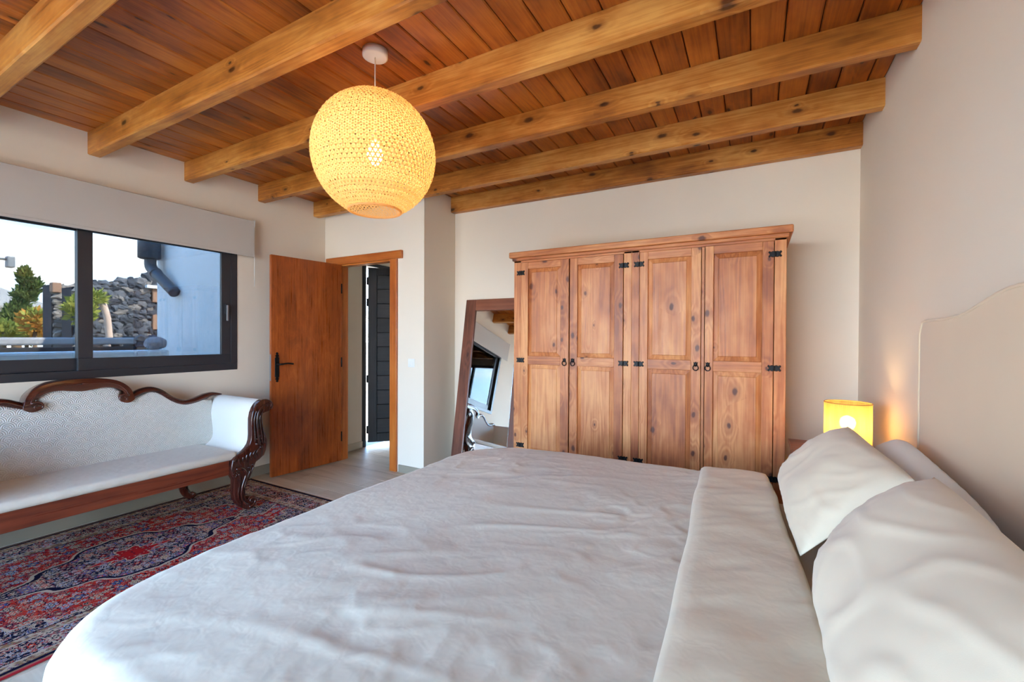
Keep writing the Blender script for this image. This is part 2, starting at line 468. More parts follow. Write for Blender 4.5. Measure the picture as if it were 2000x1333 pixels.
# baseboards
TAUPE = plain('taupe_skirting', lin(150, 138, 120), .6)
for nm, b, lb in (('baseboard_left', (0, .012, YB, YD, 0, .085), 'taupe baseboard along the window wall behind the sofa'),
              ('baseboard_back', (1.06, XR, YD-.012, YD, 0, .07), 'taupe baseboard right of the doorway'),
              ('baseboard_return', (XR, XR+.012, YD, YW, 0, .07), 'taupe baseboard of the narrow return wall'),
              ('baseboard_recess', (XR+.012, RW, YW-.012, YW, 0, .07), 'taupe baseboard behind the wardrobe'),
              ('baseboard_hall', (HX, HX+.012, 3.248, 3.655, 0, .075), 'beige baseboard in the hallway')):
    tag(box(nm, *b, TAUPE if nm != 'baseboard_hall' else plain('beige_skirting', lin(205, 190, 168), .6)), lb, kind='structure')

# ------------------------------------------------------------------ WINDOW
w1 = empty('window_1', (0, 1.24, 1.0), 'wide dark grey aluminium sliding window above the sofa', kind='structure')
fz0, fz1, fy0, fy1 = 1.0, 2.06, .225, 2.255
boxes('window_frame', [(-.07, .004, fy0, fy1, fz0, fz0+.055), (-.07, .004, fy0, fy1, fz1-.035, fz1), (-.07, .004, fy0, fy0+.055, fz0+.055, fz1-.035), (-.07, .004, fy1-.055, fy1, fz0+.055, fz1-.035)], ANTHRA, w1, .003)
for (a, b, xx) in ((1.199, 2.20, -.012), (.28, 1.279, -.046)):
    s = boxes('sash', [(xx-.014, xx+.014, a, b, fz0+.055, 1.14), (xx-.014, xx+.014, a, b, 2.015, fz1-.035), (xx-.014, xx+.014, a, a+.08, 1.14, 2.015), (xx-.014, xx+.014, b-.077, b, 1.14, 2.015)], ANTHRA, w1, .003)
    box('pane', xx-.004, xx+.004, a+.078, b-.075, 1.138, 2.017, TINT, s)
hd = boxes('window_handle', [(.002, .012, 2.148, 2.176, 1.49, 1.575), (.012, .03, 2.155, 2.169, 1.54, 1.565)], ANTHRA, w1, .003)
boxes('lever', [(.026, .036, 2.15, 2.165, 1.43, 1.565)], plain('steel_grey', lin(150, 152, 156), .3, .6), hd, .003)
sill = box('trim_1', -.30, -.07, .2, 2.28, .965, .998, EXT_WHITE); tag(sill, 'white outer window sill under the sliding window', kind='structure')

# roller blind
bl = empty('roller_blind', (.07, 1.24, 2.015), 'white roller blind rolled partly down over the top of the window', 'blind')
box('fabric', .066, .069, .111, 2.369, 2.03, 2.335, BLINDF, bl)
V, Fc = tube_mesh([(.045, .115, 2.318), (.045, 2.365, 2.318)], .024, 20); M('roller', V, Fc, BLINDF, bl, True)
box('hem_bar', .063, .073, .111, 2.369, 2.013, 2.034, BLINDF, bl, .003)
box('bracket', .0, .07, 2.370, 2.376, 2.285, 2.346, WHITEPL, bl, .002)
box('bracket', .0, .07, .104, .110, 2.285, 2.346, WHITEPL, bl, .002)
tube('chain', [(.045, 2.382, 2.318), (.044, 2.384, 2.1), (.045, 2.383, 1.75)], .002, WHITEPL, bl, 6)

# ------------------------------------------------------------------ DOOR 1
d1 = empty('door_1', (.3, YD, 0), 'orange-brown wooden door standing open into the room', kind='structure')
df = empty('door_frame', (.3, YD, 0), parent=d1)
box('jamb', .235, .264, YD-.006, YD+.079, 0, 2.045, W('doorframe'), df, .003)
box('jamb', .953, .985, YD-.006, YD+.079, 0, 2.045, W('doorframe'), df, .003)
box('head', .264, .953, YD-.006, YD+.079, 2.03, 2.062, W('doorframe'), df, .003)
box('casing', .175, .245, YD-.022, YD, 0, 2.05, W('doorframe'), df, .004)
box('casing', .955, 1.042, YD-.022, YD, 0, 2.05, W('doorframe'), df, .004)
box('casing', .05, 1.108, YD-.032, YD, 2.045, 2.122, W('doorframe'), df, .005)
leaf = empty('door_leaf', (.298, YD-.035, 0.012), parent=d1)
ang = math.atan2(2.436-3.138, .212-.298)
leaf.rotation_euler = (0, 0, ang)
L = .706
box('leaf_panel', 0, L, -.036, 0, 0, 2.026, wood('door', 'Z'), leaf, .003, rel=True)
# local +y faces the room (camera side)
ho = empty('handle', (0, 0, 0)); ho.parent = leaf; ho.location = (L-.05, 0, 1.0)
def plate_outline():
    P = []
    for z, wv in ((-.135, .004), (-.128, .012), (-.118, .007), (-.108, .018), (-.095, .011), (-.085, .02), (.085, .02), (.095, .011), (.108, .018), (.118, .007), (.128, .012), (.138, .004)):
        P.append((wv, z))
    return P
po = plate_outline(); bm = bmesh.new()
ring = [(a, b) for a, b in po] + [(-a, b) for a, b in po[::-1]]
f0 = [bm.verts.new((a, 0, b)) for a, b in ring]; f1 = [bm.verts.new((a*.85, .006, b)) for a, b in ring]
bm.faces.new(f0); bm.faces.new(f1[::-1])
for i in range(len(ring)): bm.faces.new((f0[i], f0[(i+1) % len(ring)], f1[(i+1) % len(ring)], f1[i]))
bmesh.ops.recalc_face_normals(bm, faces=bm.faces[:]); bmesh.ops.triangulate(bm, faces=[f for f in bm.faces if len(f.verts) > 4])
from_bm('plate', bm, BLACK, ho, rel=True)
tube('lever', [(0, .004, .03), (0, .045, .03), (-.02, .052, .03), (-.075, .05, .036), (-.125, .048, .028)], [.01, .008, .008, .0065, .009], BLACK, ho, 10, rel=True)
box('latch_plate', L-.001, L+.003, -.03, -.006, .88, 1.12, plain('steel_grey', lin(150, 152, 156), .3, .6), leaf, .001, rel=True)
for hz in (.25, 1.02, 1.78):
    lathe('hinge', [(.007, -.05), (.007, .05)], (0, 0, hz), BLACK, leaf, 10, rel=True)

# dark front door in the hall
d2 = empty('door_2', (HX, 3.69, 0), 'dark charcoal boarded front door ajar at the end of the hallway', kind='structure')
boxes('door_frame', [(-.05, HX+.02, 3.655, 3.70, 0, 2.17), (-.05, HX+.02, 4.50, 4.545, 0, 2.17), (-.05, HX+.02, 3.655, 4.545, 2.13, 2.17)], W('ebony')('Z'), d2, .003)
lf = empty('door_leaf', (HX+.03, 3.715, .05), parent=d2); lf.rotation_euler = (0, 0, math.radians(46))
# local -y faces the room
boxes('leaf_frame', [(0, .10, 0, .045, 0, 2.06), (.68, .78, 0, .045, 0, 2.06), (.10, .68, 0, .045, 0, .10), (.10, .68, 0, .045, 1.98, 2.06)], wood('ebony', 'Z'), lf, .003, rel=True)
nb = 11
for i in range(nb):
    z0 = .10+i*(1.88/nb)
    box('board', .10, .68, .012, .032, z0+.003, z0+1.88/nb-.003, wood('ebony', 'X'), lf, .004, rel=True, seg=1)
box('panel_backing', .10, .68, .02, .028, .10, 1.98, plain('ebony_back', lin(16, 15, 16), .7), lf, rel=True)
for hz in (.15, .75, 1.65, 1.9):
    lathe('hinge', [(.009, -.045), (.009, .045)], (-.008, -.002, hz), BLACK, lf, 8, rel=True)

# light switch
sw = empty('light_switch', (1.217, YD, 1.05), 'small white light switch on the wall right of the doorway', 'light switch')
box('plate', 1.177, 1.257, YD-.008, YD, 1.01, 1.09, WHITEPL, sw, .003)
for xx in (1.197, 1.219): box('rocker', xx, xx+.02, YD-.012, YD-.007, 1.028, 1.072, WHITEPL, sw, .002)

# ------------------------------------------------------------------ WARDROBE
YF = 3.08
wr = empty('wardrobe', (3.284, 3.34, 0), 'four-door waxed pine wardrobe with black iron hinges and ring pulls', 'wardrobe')
P = W('pine')
body = boxes('body', [(2.372, 2.392, YF+.02, 3.60, 0, 1.92), (4.176, 4.196, YF+.02, 3.60, 0, 1.92), (3.28, 3.30, YF+.02, 3.60, 0, 1.92), (2.372, 4.196, 3.585, 3.60, 0, 1.92), (2.372, 4.196, YF+.02, 3.60, .26, .28), (2.372, 4.196, YF+.02, 3.60, 1.88, 1.92)], wood('pine', 'Z'), wr)
box('cornice', 2.330, 4.238, 3.045, 3.62, 1.922, 1.968, P, wr, .008)
box('cornice_moulding', 2.35, 4.218, 3.065, 3.61, 1.90, 1.924, P, wr, .006)
box('frieze', 2.362, 4.206, YF, YF+.022, 1.886, 1.902, P, wr, .001)
for a, b in ((2.362, 2.425), (3.236, 3.290), (3.290, 3.344), (4.144, 4.206)):
    box('stile', a, b, YF, YF+.022, .0, 1.90, P, wr, .002)
for a, b in ((2.425, 3.236), (3.344, 4.144)):
    box('plinth', a, b, YF+.002, YF+.024, 0, .10, P, wr, .002)
    dr = box('drawer', a+.004, b-.004, YF-.004, YF+.02, .104, .32, P, wr, .006)
    for xx in (a+.2, b-.2): lathe('ring_pull', [(.004, 0), (.016, .004), (.016, .01), (.004, .014)], (xx, YF-.012, .20), BLACK, dr, 10)
def hinge(x, z, parent):
    poly = [(-.036, .012), (-.030, .020), (-.022, .013), (-.012, .019), (0, .015), (.012, .019), (.022, .013), (.030, .020), (.036, .012),
            (.027, .0), (.036, -.012), (.030, -.020), (.022, -.013), (.012, -.019), (0, -.015), (-.012, -.019), (-.022, -.013), (-.030, -.020), (-.036, -.012), (-.027, 0)]
    bm = bmesh.new()
    a = [bm.verts.new((x+u, YF-.0075, z+v)) for u, v in poly]; b = [bm.verts.new((x+u*.9, YF-.0115, z+v*.88)) for u, v in poly]
    bm.faces.new(a); bm.faces.new(b[::-1]); n = len(poly)
    for i in range(n): bm.faces.new((a[i], a[(i+1) % n], b[(i+1) % n], b[i]))
    bmesh.ops.recalc_face_normals(bm, faces=bm.faces[:]); bmesh.ops.triangulate(bm, faces=[f for f in bm.faces if len(f.verts) > 4])
    V, Fc = lathe_mesh([(.005, -.016), (.0055, 0), (.005, .016)], (x, YF-.0115, z), 8)
    me = bmesh.new(); vs = [bm.verts.new(v) for v in V]; [bm.faces.new([vs[i] for i in f]) for f in Fc]; me.free()
    return from_bm('hinge', bm, BLACK, parent)
def pull(x, z, parent):
    V, Fc = [], []
    poly = [(-.014, .022), (-.006, .017), (0, .024), (.006, .017), (.014, .022), (.011, .008), (.013, -.002), (0, -.01), (-.013, -.002), (-.011, .008)]
    bm = bmesh.new()
    a = [bm.verts.new((x+u, YF-.0075, z+v+.008)) for u, v in poly]; b = [bm.verts.new((x+u*.9, YF-.011, z+v*.9+.008)) for u, v in poly]
    bm.faces.new(a); bm.faces.new(b[::-1]); n = len(poly)
    for i in range(n): bm.faces.new((a[i], a[(i+1) % n], b[(i+1) % n], b[i]))
    bmesh.ops.recalc_face_normals(bm, faces=bm.faces[:]); bmesh.ops.triangulate(bm, faces=[f for f in bm.faces if len(f.verts) > 4])
    rp = [(x+.016*math.sin(a_), YF-.015-.002*math.cos(a_), z-.008+.017*math.cos(a_)) for a_ in [2*PI*i/18 for i in range(19)]]
    V, Fc = tube_mesh(rp, .0032, 6, False)
    vs = [bm.verts.new(v) for v in V]; [bm.faces.new([vs[i] for i in f]) for f in Fc]
    return from_bm('ring_pull', bm, BLACK, parent, True)
def wardrobe_door(xa, xb, s_l, s_r, hx, px):
    d = empty('door', ((xa+xb)/2, YF, .33), parent=wr)
    y0, y1 = YF-.006, YF+.018
    zb, zt = .33, 1.884
    box('door_stile', xa+.001, xa+s_l, y0, y1, zb, zt, P, d, .002)
    box('door_stile', xb-s_r, xb-.001, y0, y1, zb, zt, P, d, .002)
    xl, xr = xa+s_l, xb-s_r
    for za, zc in ((1.832, zt), (1.086, 1.152), (zb, zb+.075)):
        box('door_rail', xl, xr, y0+.0006, y1, za, zc, P, d, .002)
    for za, zc in ((1.152, 1.832), (zb+.075, 1.086)):
        # raised-and-fielded panel: sloping border then flat field
        bm = bmesh.new(); e = .028
        o0 = [(xl, za), (xr, za), (xr, zc), (xl, zc)]; i0 = [(xl+e, za+e), (xr-e, za+e), (xr-e, zc-e), (xl+e, zc-e)]
        i1 = [(xl+e+.003, za+e+.003), (xr-e-.003, za+e+.003), (xr-e-.003, zc-e-.003), (xl+e+.003, zc-e-.003)]
        A = [bm.verts.new((x, y0+.013, z)) for x, z in o0]; B = [bm.verts.new((x, y0+.006, z)) for x, z in i0]; Cc = [bm.verts.new((x, y0+.003, z)) for x, z in i1]
        D = [bm.verts.new((x, y1-.002, z)) for x, z in o0]
        for q, w_ in ((A, B), (B, Cc), (D, A)):
            for i in range(4): bm.faces.new((q[i], q[(i+1) % 4], w_[(i+1) % 4], w_[i]))
        bm.faces.new(Cc); bm.faces.new(D[::-1])
        bmesh.ops.recalc_face_normals(bm, faces=bm.faces[:])
        from_bm('door_panel', bm, wood('pine', 'Z'), d)
    for z in (1.803, 1.117, .447): hinge(hx, z, d)
    pull(px, 1.112, d)
wardrobe_door(2.427, 2.829, .061, .068, 2.424, 2.796)
wardrobe_door(2.835, 3.234, .061, .064, 3.237, 2.862)
wardrobe_door(3.346, 3.738, .056, .060, 3.343, 3.708)
wardrobe_door(3.760, 4.141, .050, .060, 4.146, 3.780)
box('door_lip', 3.740, 3.756, YF+.004, YF+.02, .33, 1.884, P, wr)

# ------------------------------------------------------------------ MIRROR
MIRX0, MIRX1 = 1.541, 2.255
tilt = math.atan2(.24, 1.435); mlen = 1.665/math.cos(tilt)
mi = empty('leaning_mirror', ((MIRX0+MIRX1)/2, 3.60-.278, 0), 'tall brown-framed floor mirror leaning on the wall beside the wardrobe', 'mirror')
mi.rotation_euler = (-tilt, 0, 0)
hw = (MIRX1-MIRX0)/2; fw = .118
box('frame_side', -hw, -hw+fw, 0, .032, 0, mlen, W('mirrorframe'), mi, .004, rel=True)
box('frame_side', hw-fw, hw, 0, .032, 0, mlen, W('mirrorframe'), mi, .004, rel=True)
box('frame_rail', -hw+fw, hw-fw, 0, .032, mlen-fw+.01, mlen, W('mirrorframe'), mi, .004, rel=True)
box('frame_rail', -hw+fw, hw-fw, 0, .032, 0, fw-.01, W('mirrorframe'), mi, .004, rel=True)
# bevelled glass
xa, xb, za, zb = -hw+fw-.003, hw-fw+.003, fw-.013, mlen-fw+.013; e = .012
Vv = [(xa, .014, za), (xb, .014, za), (xb, .014, zb), (xa, .014, zb), (xa+e, .011, za+e), (xb-e, .011, za+e), (xb-e, .011, zb-e), (xa+e, .011, zb-e), (xa, .018, za), (xb, .018, za), (xb, .018, zb), (xa, .018, zb)]
Ff = [(4, 5, 6, 7)] + [(i, (i+1) % 4, 4+(i+1) % 4, 4+i) for i in range(4)] + [(8+i, 8+(i+1) % 4, (i+1) % 4, i) for i in range(4)] + [(11, 10, 9, 8)]
M('mirror_glass', Vv, Ff, MIRROR, mi, rel=True)
box('backing', -hw+.02, hw-.02, .018, .026, .02, mlen-.02, plain('backing_board', lin(110, 90, 70), .8), mi, rel=True)

# ------------------------------------------------------------------ RUG
def m_rug(hu, hv):
    mt, t = newmat('persian_rug')
    c = t.coord()
    sx = t.n('ShaderNodeSeparateXYZ', {0: c})
    jn = t.n('ShaderNodeTexNoise', {'Vector': c, 'Scale': 60., 'Detail': 1.})
    u0 = t.m('ABSOLUTE', sx.outputs[0]); v0 = t.m('ABSOLUTE', sx.outputs[1])
    jit = t.m('MULTIPLY', t.m('SUBTRACT', jn.outputs[0], .5), .006)
    u = t.m('ADD', u0, jit); v = t.m('ADD', v0, jit)
    uv = t.n('ShaderNodeCombineXYZ', {0: u, 1: v, 2: 0.}).outputs[0]
    e = t.m('MINIMUM', t.m('SUBTRACT', hu, u), t.m('SUBTRACT', hv, v))
    RED, RED2, NAVY, CREAM, PALE, BLUE, PINK, TAN = lin(172, 28, 28), lin(190, 48, 28), lin(18, 14, 38), lin(186, 160, 138), lin(164, 158, 172), lin(82, 94, 138), lin(150, 62, 66), lin(140, 104, 74)
    def flowers(scale, off, petals, thr):
        vo = t.n('ShaderNodeTexVoronoi', {'Vector': t.v('ADD', t.v('MULTIPLY', uv, (scale, scale, 0)), off), 'Scale': 1., 'Randomness': .8}, feature='F1', voronoi_dimensions='2D')
        dvec = t.v('SUBTRACT', t.v('ADD', t.v('MULTIPLY', uv, (scale, scale, 0)), off), vo.outputs['Position'])
        ds = t.n('ShaderNodeSeparateXYZ', {0: dvec})
        an = t.m('ARCTAN2', ds.outputs[1], ds.outputs[0])
        rr = t.n('ShaderNodeSeparateColor', {0: vo.outputs['Color']})
        r = t.m('DIVIDE', vo.outputs['Distance'], t.m('ADD', 1., t.m('MULTIPLY', t.m('COSINE', t.m('MULTIPLY', an, petals)), .28)))
        return t.m('DIVIDE', r, thr), rr.outputs[0], rr.outputs[1]
    def paint(base, r, rnd, pal, outline):
        pc = t.ramp(rnd, [((i+.0)/len(pal), q) for i, q in enumerate(pal)], 'CONSTANT')
        cen = t.ramp(t.m('FRACT', t.m('MULTIPLY', rnd, 7.3)), [(0, RED2), (.35, NAVY), (.7, TAN)], 'CONSTANT')
        col = t.mix(t.m('LESS_THAN', r, 1.0), base, outline)
        col = t.mix(t.m('LESS_THAN', r, .84), col, pc)
        col = t.mix(t.m('LESS_THAN', r, .50), col, cen)
        return t.mix(t.m('LESS_THAN', r, .26), col, CREAM)
    def vines(base, scale, colr, wdt, off=(0, 0, 0)):
        nz = t.noise(t.v('ADD', uv, off), scale, 2, .55, .6)
        ln = t.m('LESS_THAN', t.m('ABSOLUTE', t.m('SUBTRACT', nz, .5)), wdt)
        return t.mix(ln, base, colr)
    F1 = flowers(13., (3.3, 1.7, 0), 6., .31)
    F2 = flowers(27., (9.1, 4.2, 0), 5., .29)
    F3 = flowers(46., (2.2, 8.8, 0), 4., .25)
    # field
    fld = t.mix(t.mr(t.noise(c, 5, 3), .35, .65), RED, RED2)
    fld = vines(fld, 14., CREAM, .011); fld = vines(fld, 17., NAVY, .016, (5, 5, 0)); fld = vines(fld, 21., PINK, .016, (1, 7, 0))
    fld = paint(fld, F3[0], F3[1], [CREAM, NAVY, RED2, RED2, TAN, RED], lin(96, 14, 20))
    fld = paint(fld, F2[0], F2[1], [CREAM, PALE, NAVY, BLUE, RED], CREAM)
    fld = paint(fld, F1[0], F1[1], [PALE, CREAM, BLUE, PINK], NAVY)
    # navy medallion and border
    nav = vines(NAVY, 16., CREAM, .016); nav = vines(nav, 19., PALE, .012, (3, 3, 0))
    nav = paint(nav, F3[0], F3[2], [PALE, PINK, CREAM, BLUE, NAVY], CREAM)
    nav = paint(nav, F2[0], F2[2], [PALE, CREAM, NAVY, PINK, BLUE], CREAM)
    nav2 = paint(nav, F1[0], F1[2], [NAVY, BLUE, CREAM], PINK)
    ang_ = t.m('ARCTAN2', v, t.m('MULTIPLY', u, 1.6))
    dm = t.m('ADD', t.m('DIVIDE', u, .33), t.m('DIVIDE', v, .58))
    dm = t.m('ADD', dm, t.m('MULTIPLY', t.m('COSINE', t.m('MULTIPLY', ang_, 10.)), .07))
    fld = t.mix(t.m('LESS_THAN', dm, 1.07), fld, CREAM); fld = t.mix(t.m('LESS_THAN', dm, 1.02), fld, NAVY); fld = t.mix(t.m('LESS_THAN', dm, .96), fld, nav2)
    fld = t.mix(t.m('LESS_THAN', dm, .33), fld, CREAM)
    fld = t.mix(t.m('LESS_THAN', dm, .29), fld, paint(RED, F2[0], F2[1], [PALE, RED, NAVY, PINK], NAVY))
    # pendants above and below the medallion
    dp = t.m('ADD', t.m('DIVIDE', u, .10), t.m('DIVIDE', t.m('ABSOLUTE', t.m('SUBTRACT', v, .74)), .15))
    fld = t.mix(t.m('LESS_THAN', dp, 1.1), fld, CREAM); fld = t.mix(t.m('LESS_THAN', dp, 1.), fld, nav)
    # spandrels in the corners of the field
    cu = t.m('SUBTRACT', hu-.27, u); cv = t.m('SUBTRACT', hv-.27, v)
    sp = t.m('ADD', t.m('DIVIDE', cu, .30), t.m('DIVIDE', cv, .46))
    sp = t.m('ADD', sp, t.m('MULTIPLY', t.m('COSINE', t.m('MULTIPLY', t.m('SUBTRACT', u, v), 34.)), .09))
    fld = t.mix(t.m('LESS_THAN', sp, 1.08), fld, CREAM); fld = t.mix(t.m('LESS_THAN', sp, 1.03), fld, nav)
    # border
    guard = t.mix(t.mr(t.noise(c, 30, 2), .4, .6), TAN, CREAM)
    guard = paint(guard, F3[0], F3[1], [RED, NAVY, PINK, BLUE], NAVY)
    brd = t.mix(t.m('LESS_THAN', F1[0], 1.25), nav, paint(PINK, F1[0], F1[1], [NAVY, CREAM, PALE], CREAM))
    col = fld
    for lim, cc in ((.262, NAVY), (.255, guard), (.215, CREAM), (.208, brd), (.075, CREAM), (.068, guard), (.03, NAVY), (.012, TAN)):
        col = t.mix(t.m('LESS_THAN', e, lim), col, cc)
    pile = t.noise(c, 420, 2)
    col = t.mix(t.mr(pile, .3, .75, 0, .35), col, t.mix(.6, col, lin(40, 24, 30)))
    t.bsdf(Base_Color=col, Roughness=.95, Specular_IOR_Level=.05, Normal=t.bump(pile, .4, .003))
    return mt
RX0, RX1, RY0, RY1 = .07, 1.575, .045, 2.345
rug = empty('persian_rug', ((RX0+RX1)/2, (RY0+RY1)/2, 0), 'red and navy Persian rug under the sofa', 'rug')
V, Fc = [], []
nx, ny = 30, 46
rugm = m_rug((RX1-RX0)/2, (RY1-RY0)/2)
bm = bmesh.new(); bm_box(bm, RX0, RX1, RY0, RY1, .0005, .009, .003, 2)
pile = from_bm('pile', bm, rugm, rug)
box('binding', RX1-.004, RX1+.008, RY0, RY1, .0005, .011, fabric('rug_binding', lin(160, 24, 34), wr=(20, .1)), rug, .004)
box('binding', RX0-.008, RX0+.004, RY0, RY1, .0005, .011, fabric('rug_shaded_binding', lin(40, 20, 30)), rug, .004)  # sofa-side binding: shade under the sofa put into its dark colour
fr_m = fabric('rug_fringe', lin(214, 196, 180), wr=(40, .1))
for ye, sg in ((RY1, 1), (RY0, -1)):
    V, Fc = [], []
    n = 190
    for i in range(n):
        x0 = RX0+(RX1-RX0)*i/n; ww = (RX1-RX0)/n*.8
        k = len(V); l = .022+.012*random.random(); dx = random.uniform(-.004, .004)
        V += [(x0, ye, .001), (x0+ww, ye, .001), (x0+ww*.8+dx, ye+sg*l, .001), (x0+ww*.2+dx, ye+sg*l, .001), (x0, ye, .006), (x0+ww, ye, .006), (x0+ww*.8+dx, ye+sg*l, .004), (x0+ww*.2+dx, ye+sg*l, .004)]
        Fc += [(k+4, k+5, k+6, k+7), (k, k+3, k+2, k+1), (k+2, k+3, k+7, k+6), (k, k+4, k+7, k+3), (k+1, k+2, k+6, k+5)]
    o = M('fringe', V, Fc, fr_m, rug); o['kind'] = 'stuff'

# ------------------------------------------------------------------ SOFA
YC = 1.17
sofa = empty('sofa', (.45, YC, .009), 'antique carved mahogany scroll-arm sofa with white quilted upholstery', 'sofa')
def m_quilt():
    mt, t = newmat('quilted_upholstery')
    c = t.coord()
    s3 = t.n('ShaderNodeSeparateXYZ', {0: c})
    # overlapping scallops: rows of half circles
    yy = t.m('MULTIPLY', s3.outputs[1], 1/.075); zz_ = t.m('MULTIPLY', s3.outputs[2], 1/.036)
    rowi = t.m('FLOOR', zz_); fz = t.m('FRACT', zz_)
    sh = t.m('MULTIPLY', t.m('MODULO', t.m('ABSOLUTE', rowi), 2.), .5)
    fy = t.m('SUBTRACT', t.m('FRACT', t.m('ADD', yy, sh)), .5)
    dd = t.m('SQRT', t.m('ADD', t.m('POWER', t.m('MULTIPLY', fy, 1.), 2.), t.m('POWER', t.m('MULTIPLY', fz, .48), 2.)))
    rings = t.m('ABSOLUTE', t.m('SINE', t.m('MULTIPLY', dd, 24.)))
    nz = t.noise(c, 60, 3)
    h = t.m('ADD', t.m('MULTIPLY', rings, .7), t.m('MULTIPLY', nz, .5))
    col = t.mix(t.m('MULTIPLY', rings, .6), lin(208, 205, 199), lin(232, 228, 221))
    t.bsdf(Base_Color=col, Roughness=.9, Specular_IOR_Level=.15, Normal=t.bump(h, .55, .007)); return mt
QUILT = m_quilt()
ARMF = fabric('sofa_arm_cloth', lin(226, 221, 213), wr=(3, .06))
SEATF = fabric('sofa_seat_cloth', lin(218, 208, 194), wr=(14, .25))
MAHO = wood('mahogany', 'Y'); MAHOZ = wood('mahogany', 'Z')
shear = lambda z: .09*(.9-z)/.45          # back leans towards the wall
# back panel
crest_lo = [(.385, .60), (.385, .78), (.48, .80), (.55, .785), (.63, .79), (.70, .84), (.76, .885), (.80, .885), (.85, .865), (.91, .85), (.96, .85), (.975, .875), (.965, .91), (1.01, .945), (1.07, .955), (1.17, .945)]
up = crest_lo + [(2*YC-y_, z_) for y_, z_ in crest_lo[::-1][1:]]
extrude_yz('back_upholstery', [(.385, .40)]+up+[(2*YC-.385, .40)], .10, .17, QUILT, sofa, .018, 4, shear)
# centre crest rail with scrolled ends
half = [(1.17, 1.010), (1.085, 1.006), (1.010, .993), (.955, .965), (.917, .924), (.903, .882), (.897, .850), (.915, .832), (.938, .826), (.967, .834), (.986, .858), (.981, .880), (.964, .889), (.950, .884),
        (.957, .905), (1.000, .934), (1.055, .944), (1.11, .937), (1.17, .930)]
out_l = half; out_r = [(2*YC-y_, z_) for y_, z_ in half[::-1]]
pts = [Vector((y_, z_, 0)) for y_, z_ in out_l[:-1]+out_r[:-1]]
cp = smooth_path(pts, 3, True)
cr = extrude_yz('crest_rail', [(p.x, p.y) for p in cp], .085, .185, MAHO, sofa, .012, 3, shear); auto_smooth(cr, 60)
L_ = []
for sg in (-1, 1):
    sp = []
    for i in range(22):
        a = i/21*2.3*2*PI*.5; r = .032*(1-.72*i/21)
        sp.append((.186+shear(.855), YC+sg*(-.212-r*math.cos(a+.6)), .857+r*math.sin(a+.6)))
    L_.append((sp, [.006*(1-.4*i/21) for i in range(22)]))
    top = [(y_, z_) for y_, z_ in ((.93, .875), (.945, .915), (.985, .955), (1.05, .975), (1.17, .978))]
    top = smooth_path([(.186+shear(z_), YC+sg*(y_-YC), z_) for y_, z_ in top], 5)
    L_.append((top, .005))
tubes('scroll_carving', L_, MAHO, sofa)
# shoulder rails
sh_c = [(1.425, .855), (1.452, .868), (1.50, .891), (1.556, .897), (1.612, .872), (1.675, .815), (1.75, .779), (1.82, .783), (1.89, .802), (1.965, .822), (2.04, .812)]
for sg in (1, -1):
    pth = smooth_path([(.135+shear(z_), YC+sg*(y_-YC), z_) for y_, z_ in sh_c], 5)
    n = len(pth)
    tube('shoulder_rail', pth, [.024 if i < n-10 else .024*(n-i)/11+.004 for i in range(n)], MAHO, sofa, 14, ((1, 0, 0), 1.9))
# arms
arm_in = [(1.80, .40), (1.83, .425), (1.885, .456), (1.92, .495), (1.931, .56), (1.931, .68), (1.953, .757), (1.990, .800), (2.038, .812), (2.078, .797), (2.094, .762), (2.082, .738), (2.048, .722), (2.016, .706), (2.008, .66), (2.030, .56), (2.044, .47), (2.02, .40)]
ap = smooth_path([Vector((a, b, 0)) for a, b in arm_in], 3)
front = [(1.793, .40), (1.783, .301), (1.803, .26), (1.803, .157), (1.824, .080), (1.870, .030), (1.915, .012), (1.950, .025), (1.970, .062), (1.962, .092), (1.94, .108), (1.912, .104), (1.900, .088), (1.888, .105), (1.884, .15), (1.889, .198), (1.918, .25), (1.950, .315), (1.963, .351), (2.024, .389), (2.048, .469), (2.040, .532), (2.020, .60), (2.010, .667), (2.016, .708), (2.048, .717), (2.094, .742), (2.090, .788), (2.04, .816), (1.990, .804), (1.950, .759), (1.928, .68), (1.928, .56), (1.916, .494), (1.875, .450), (1.824, .428)]
fp = smooth_path([Vector((a, b, 0)) for a, b in front], 2, True)
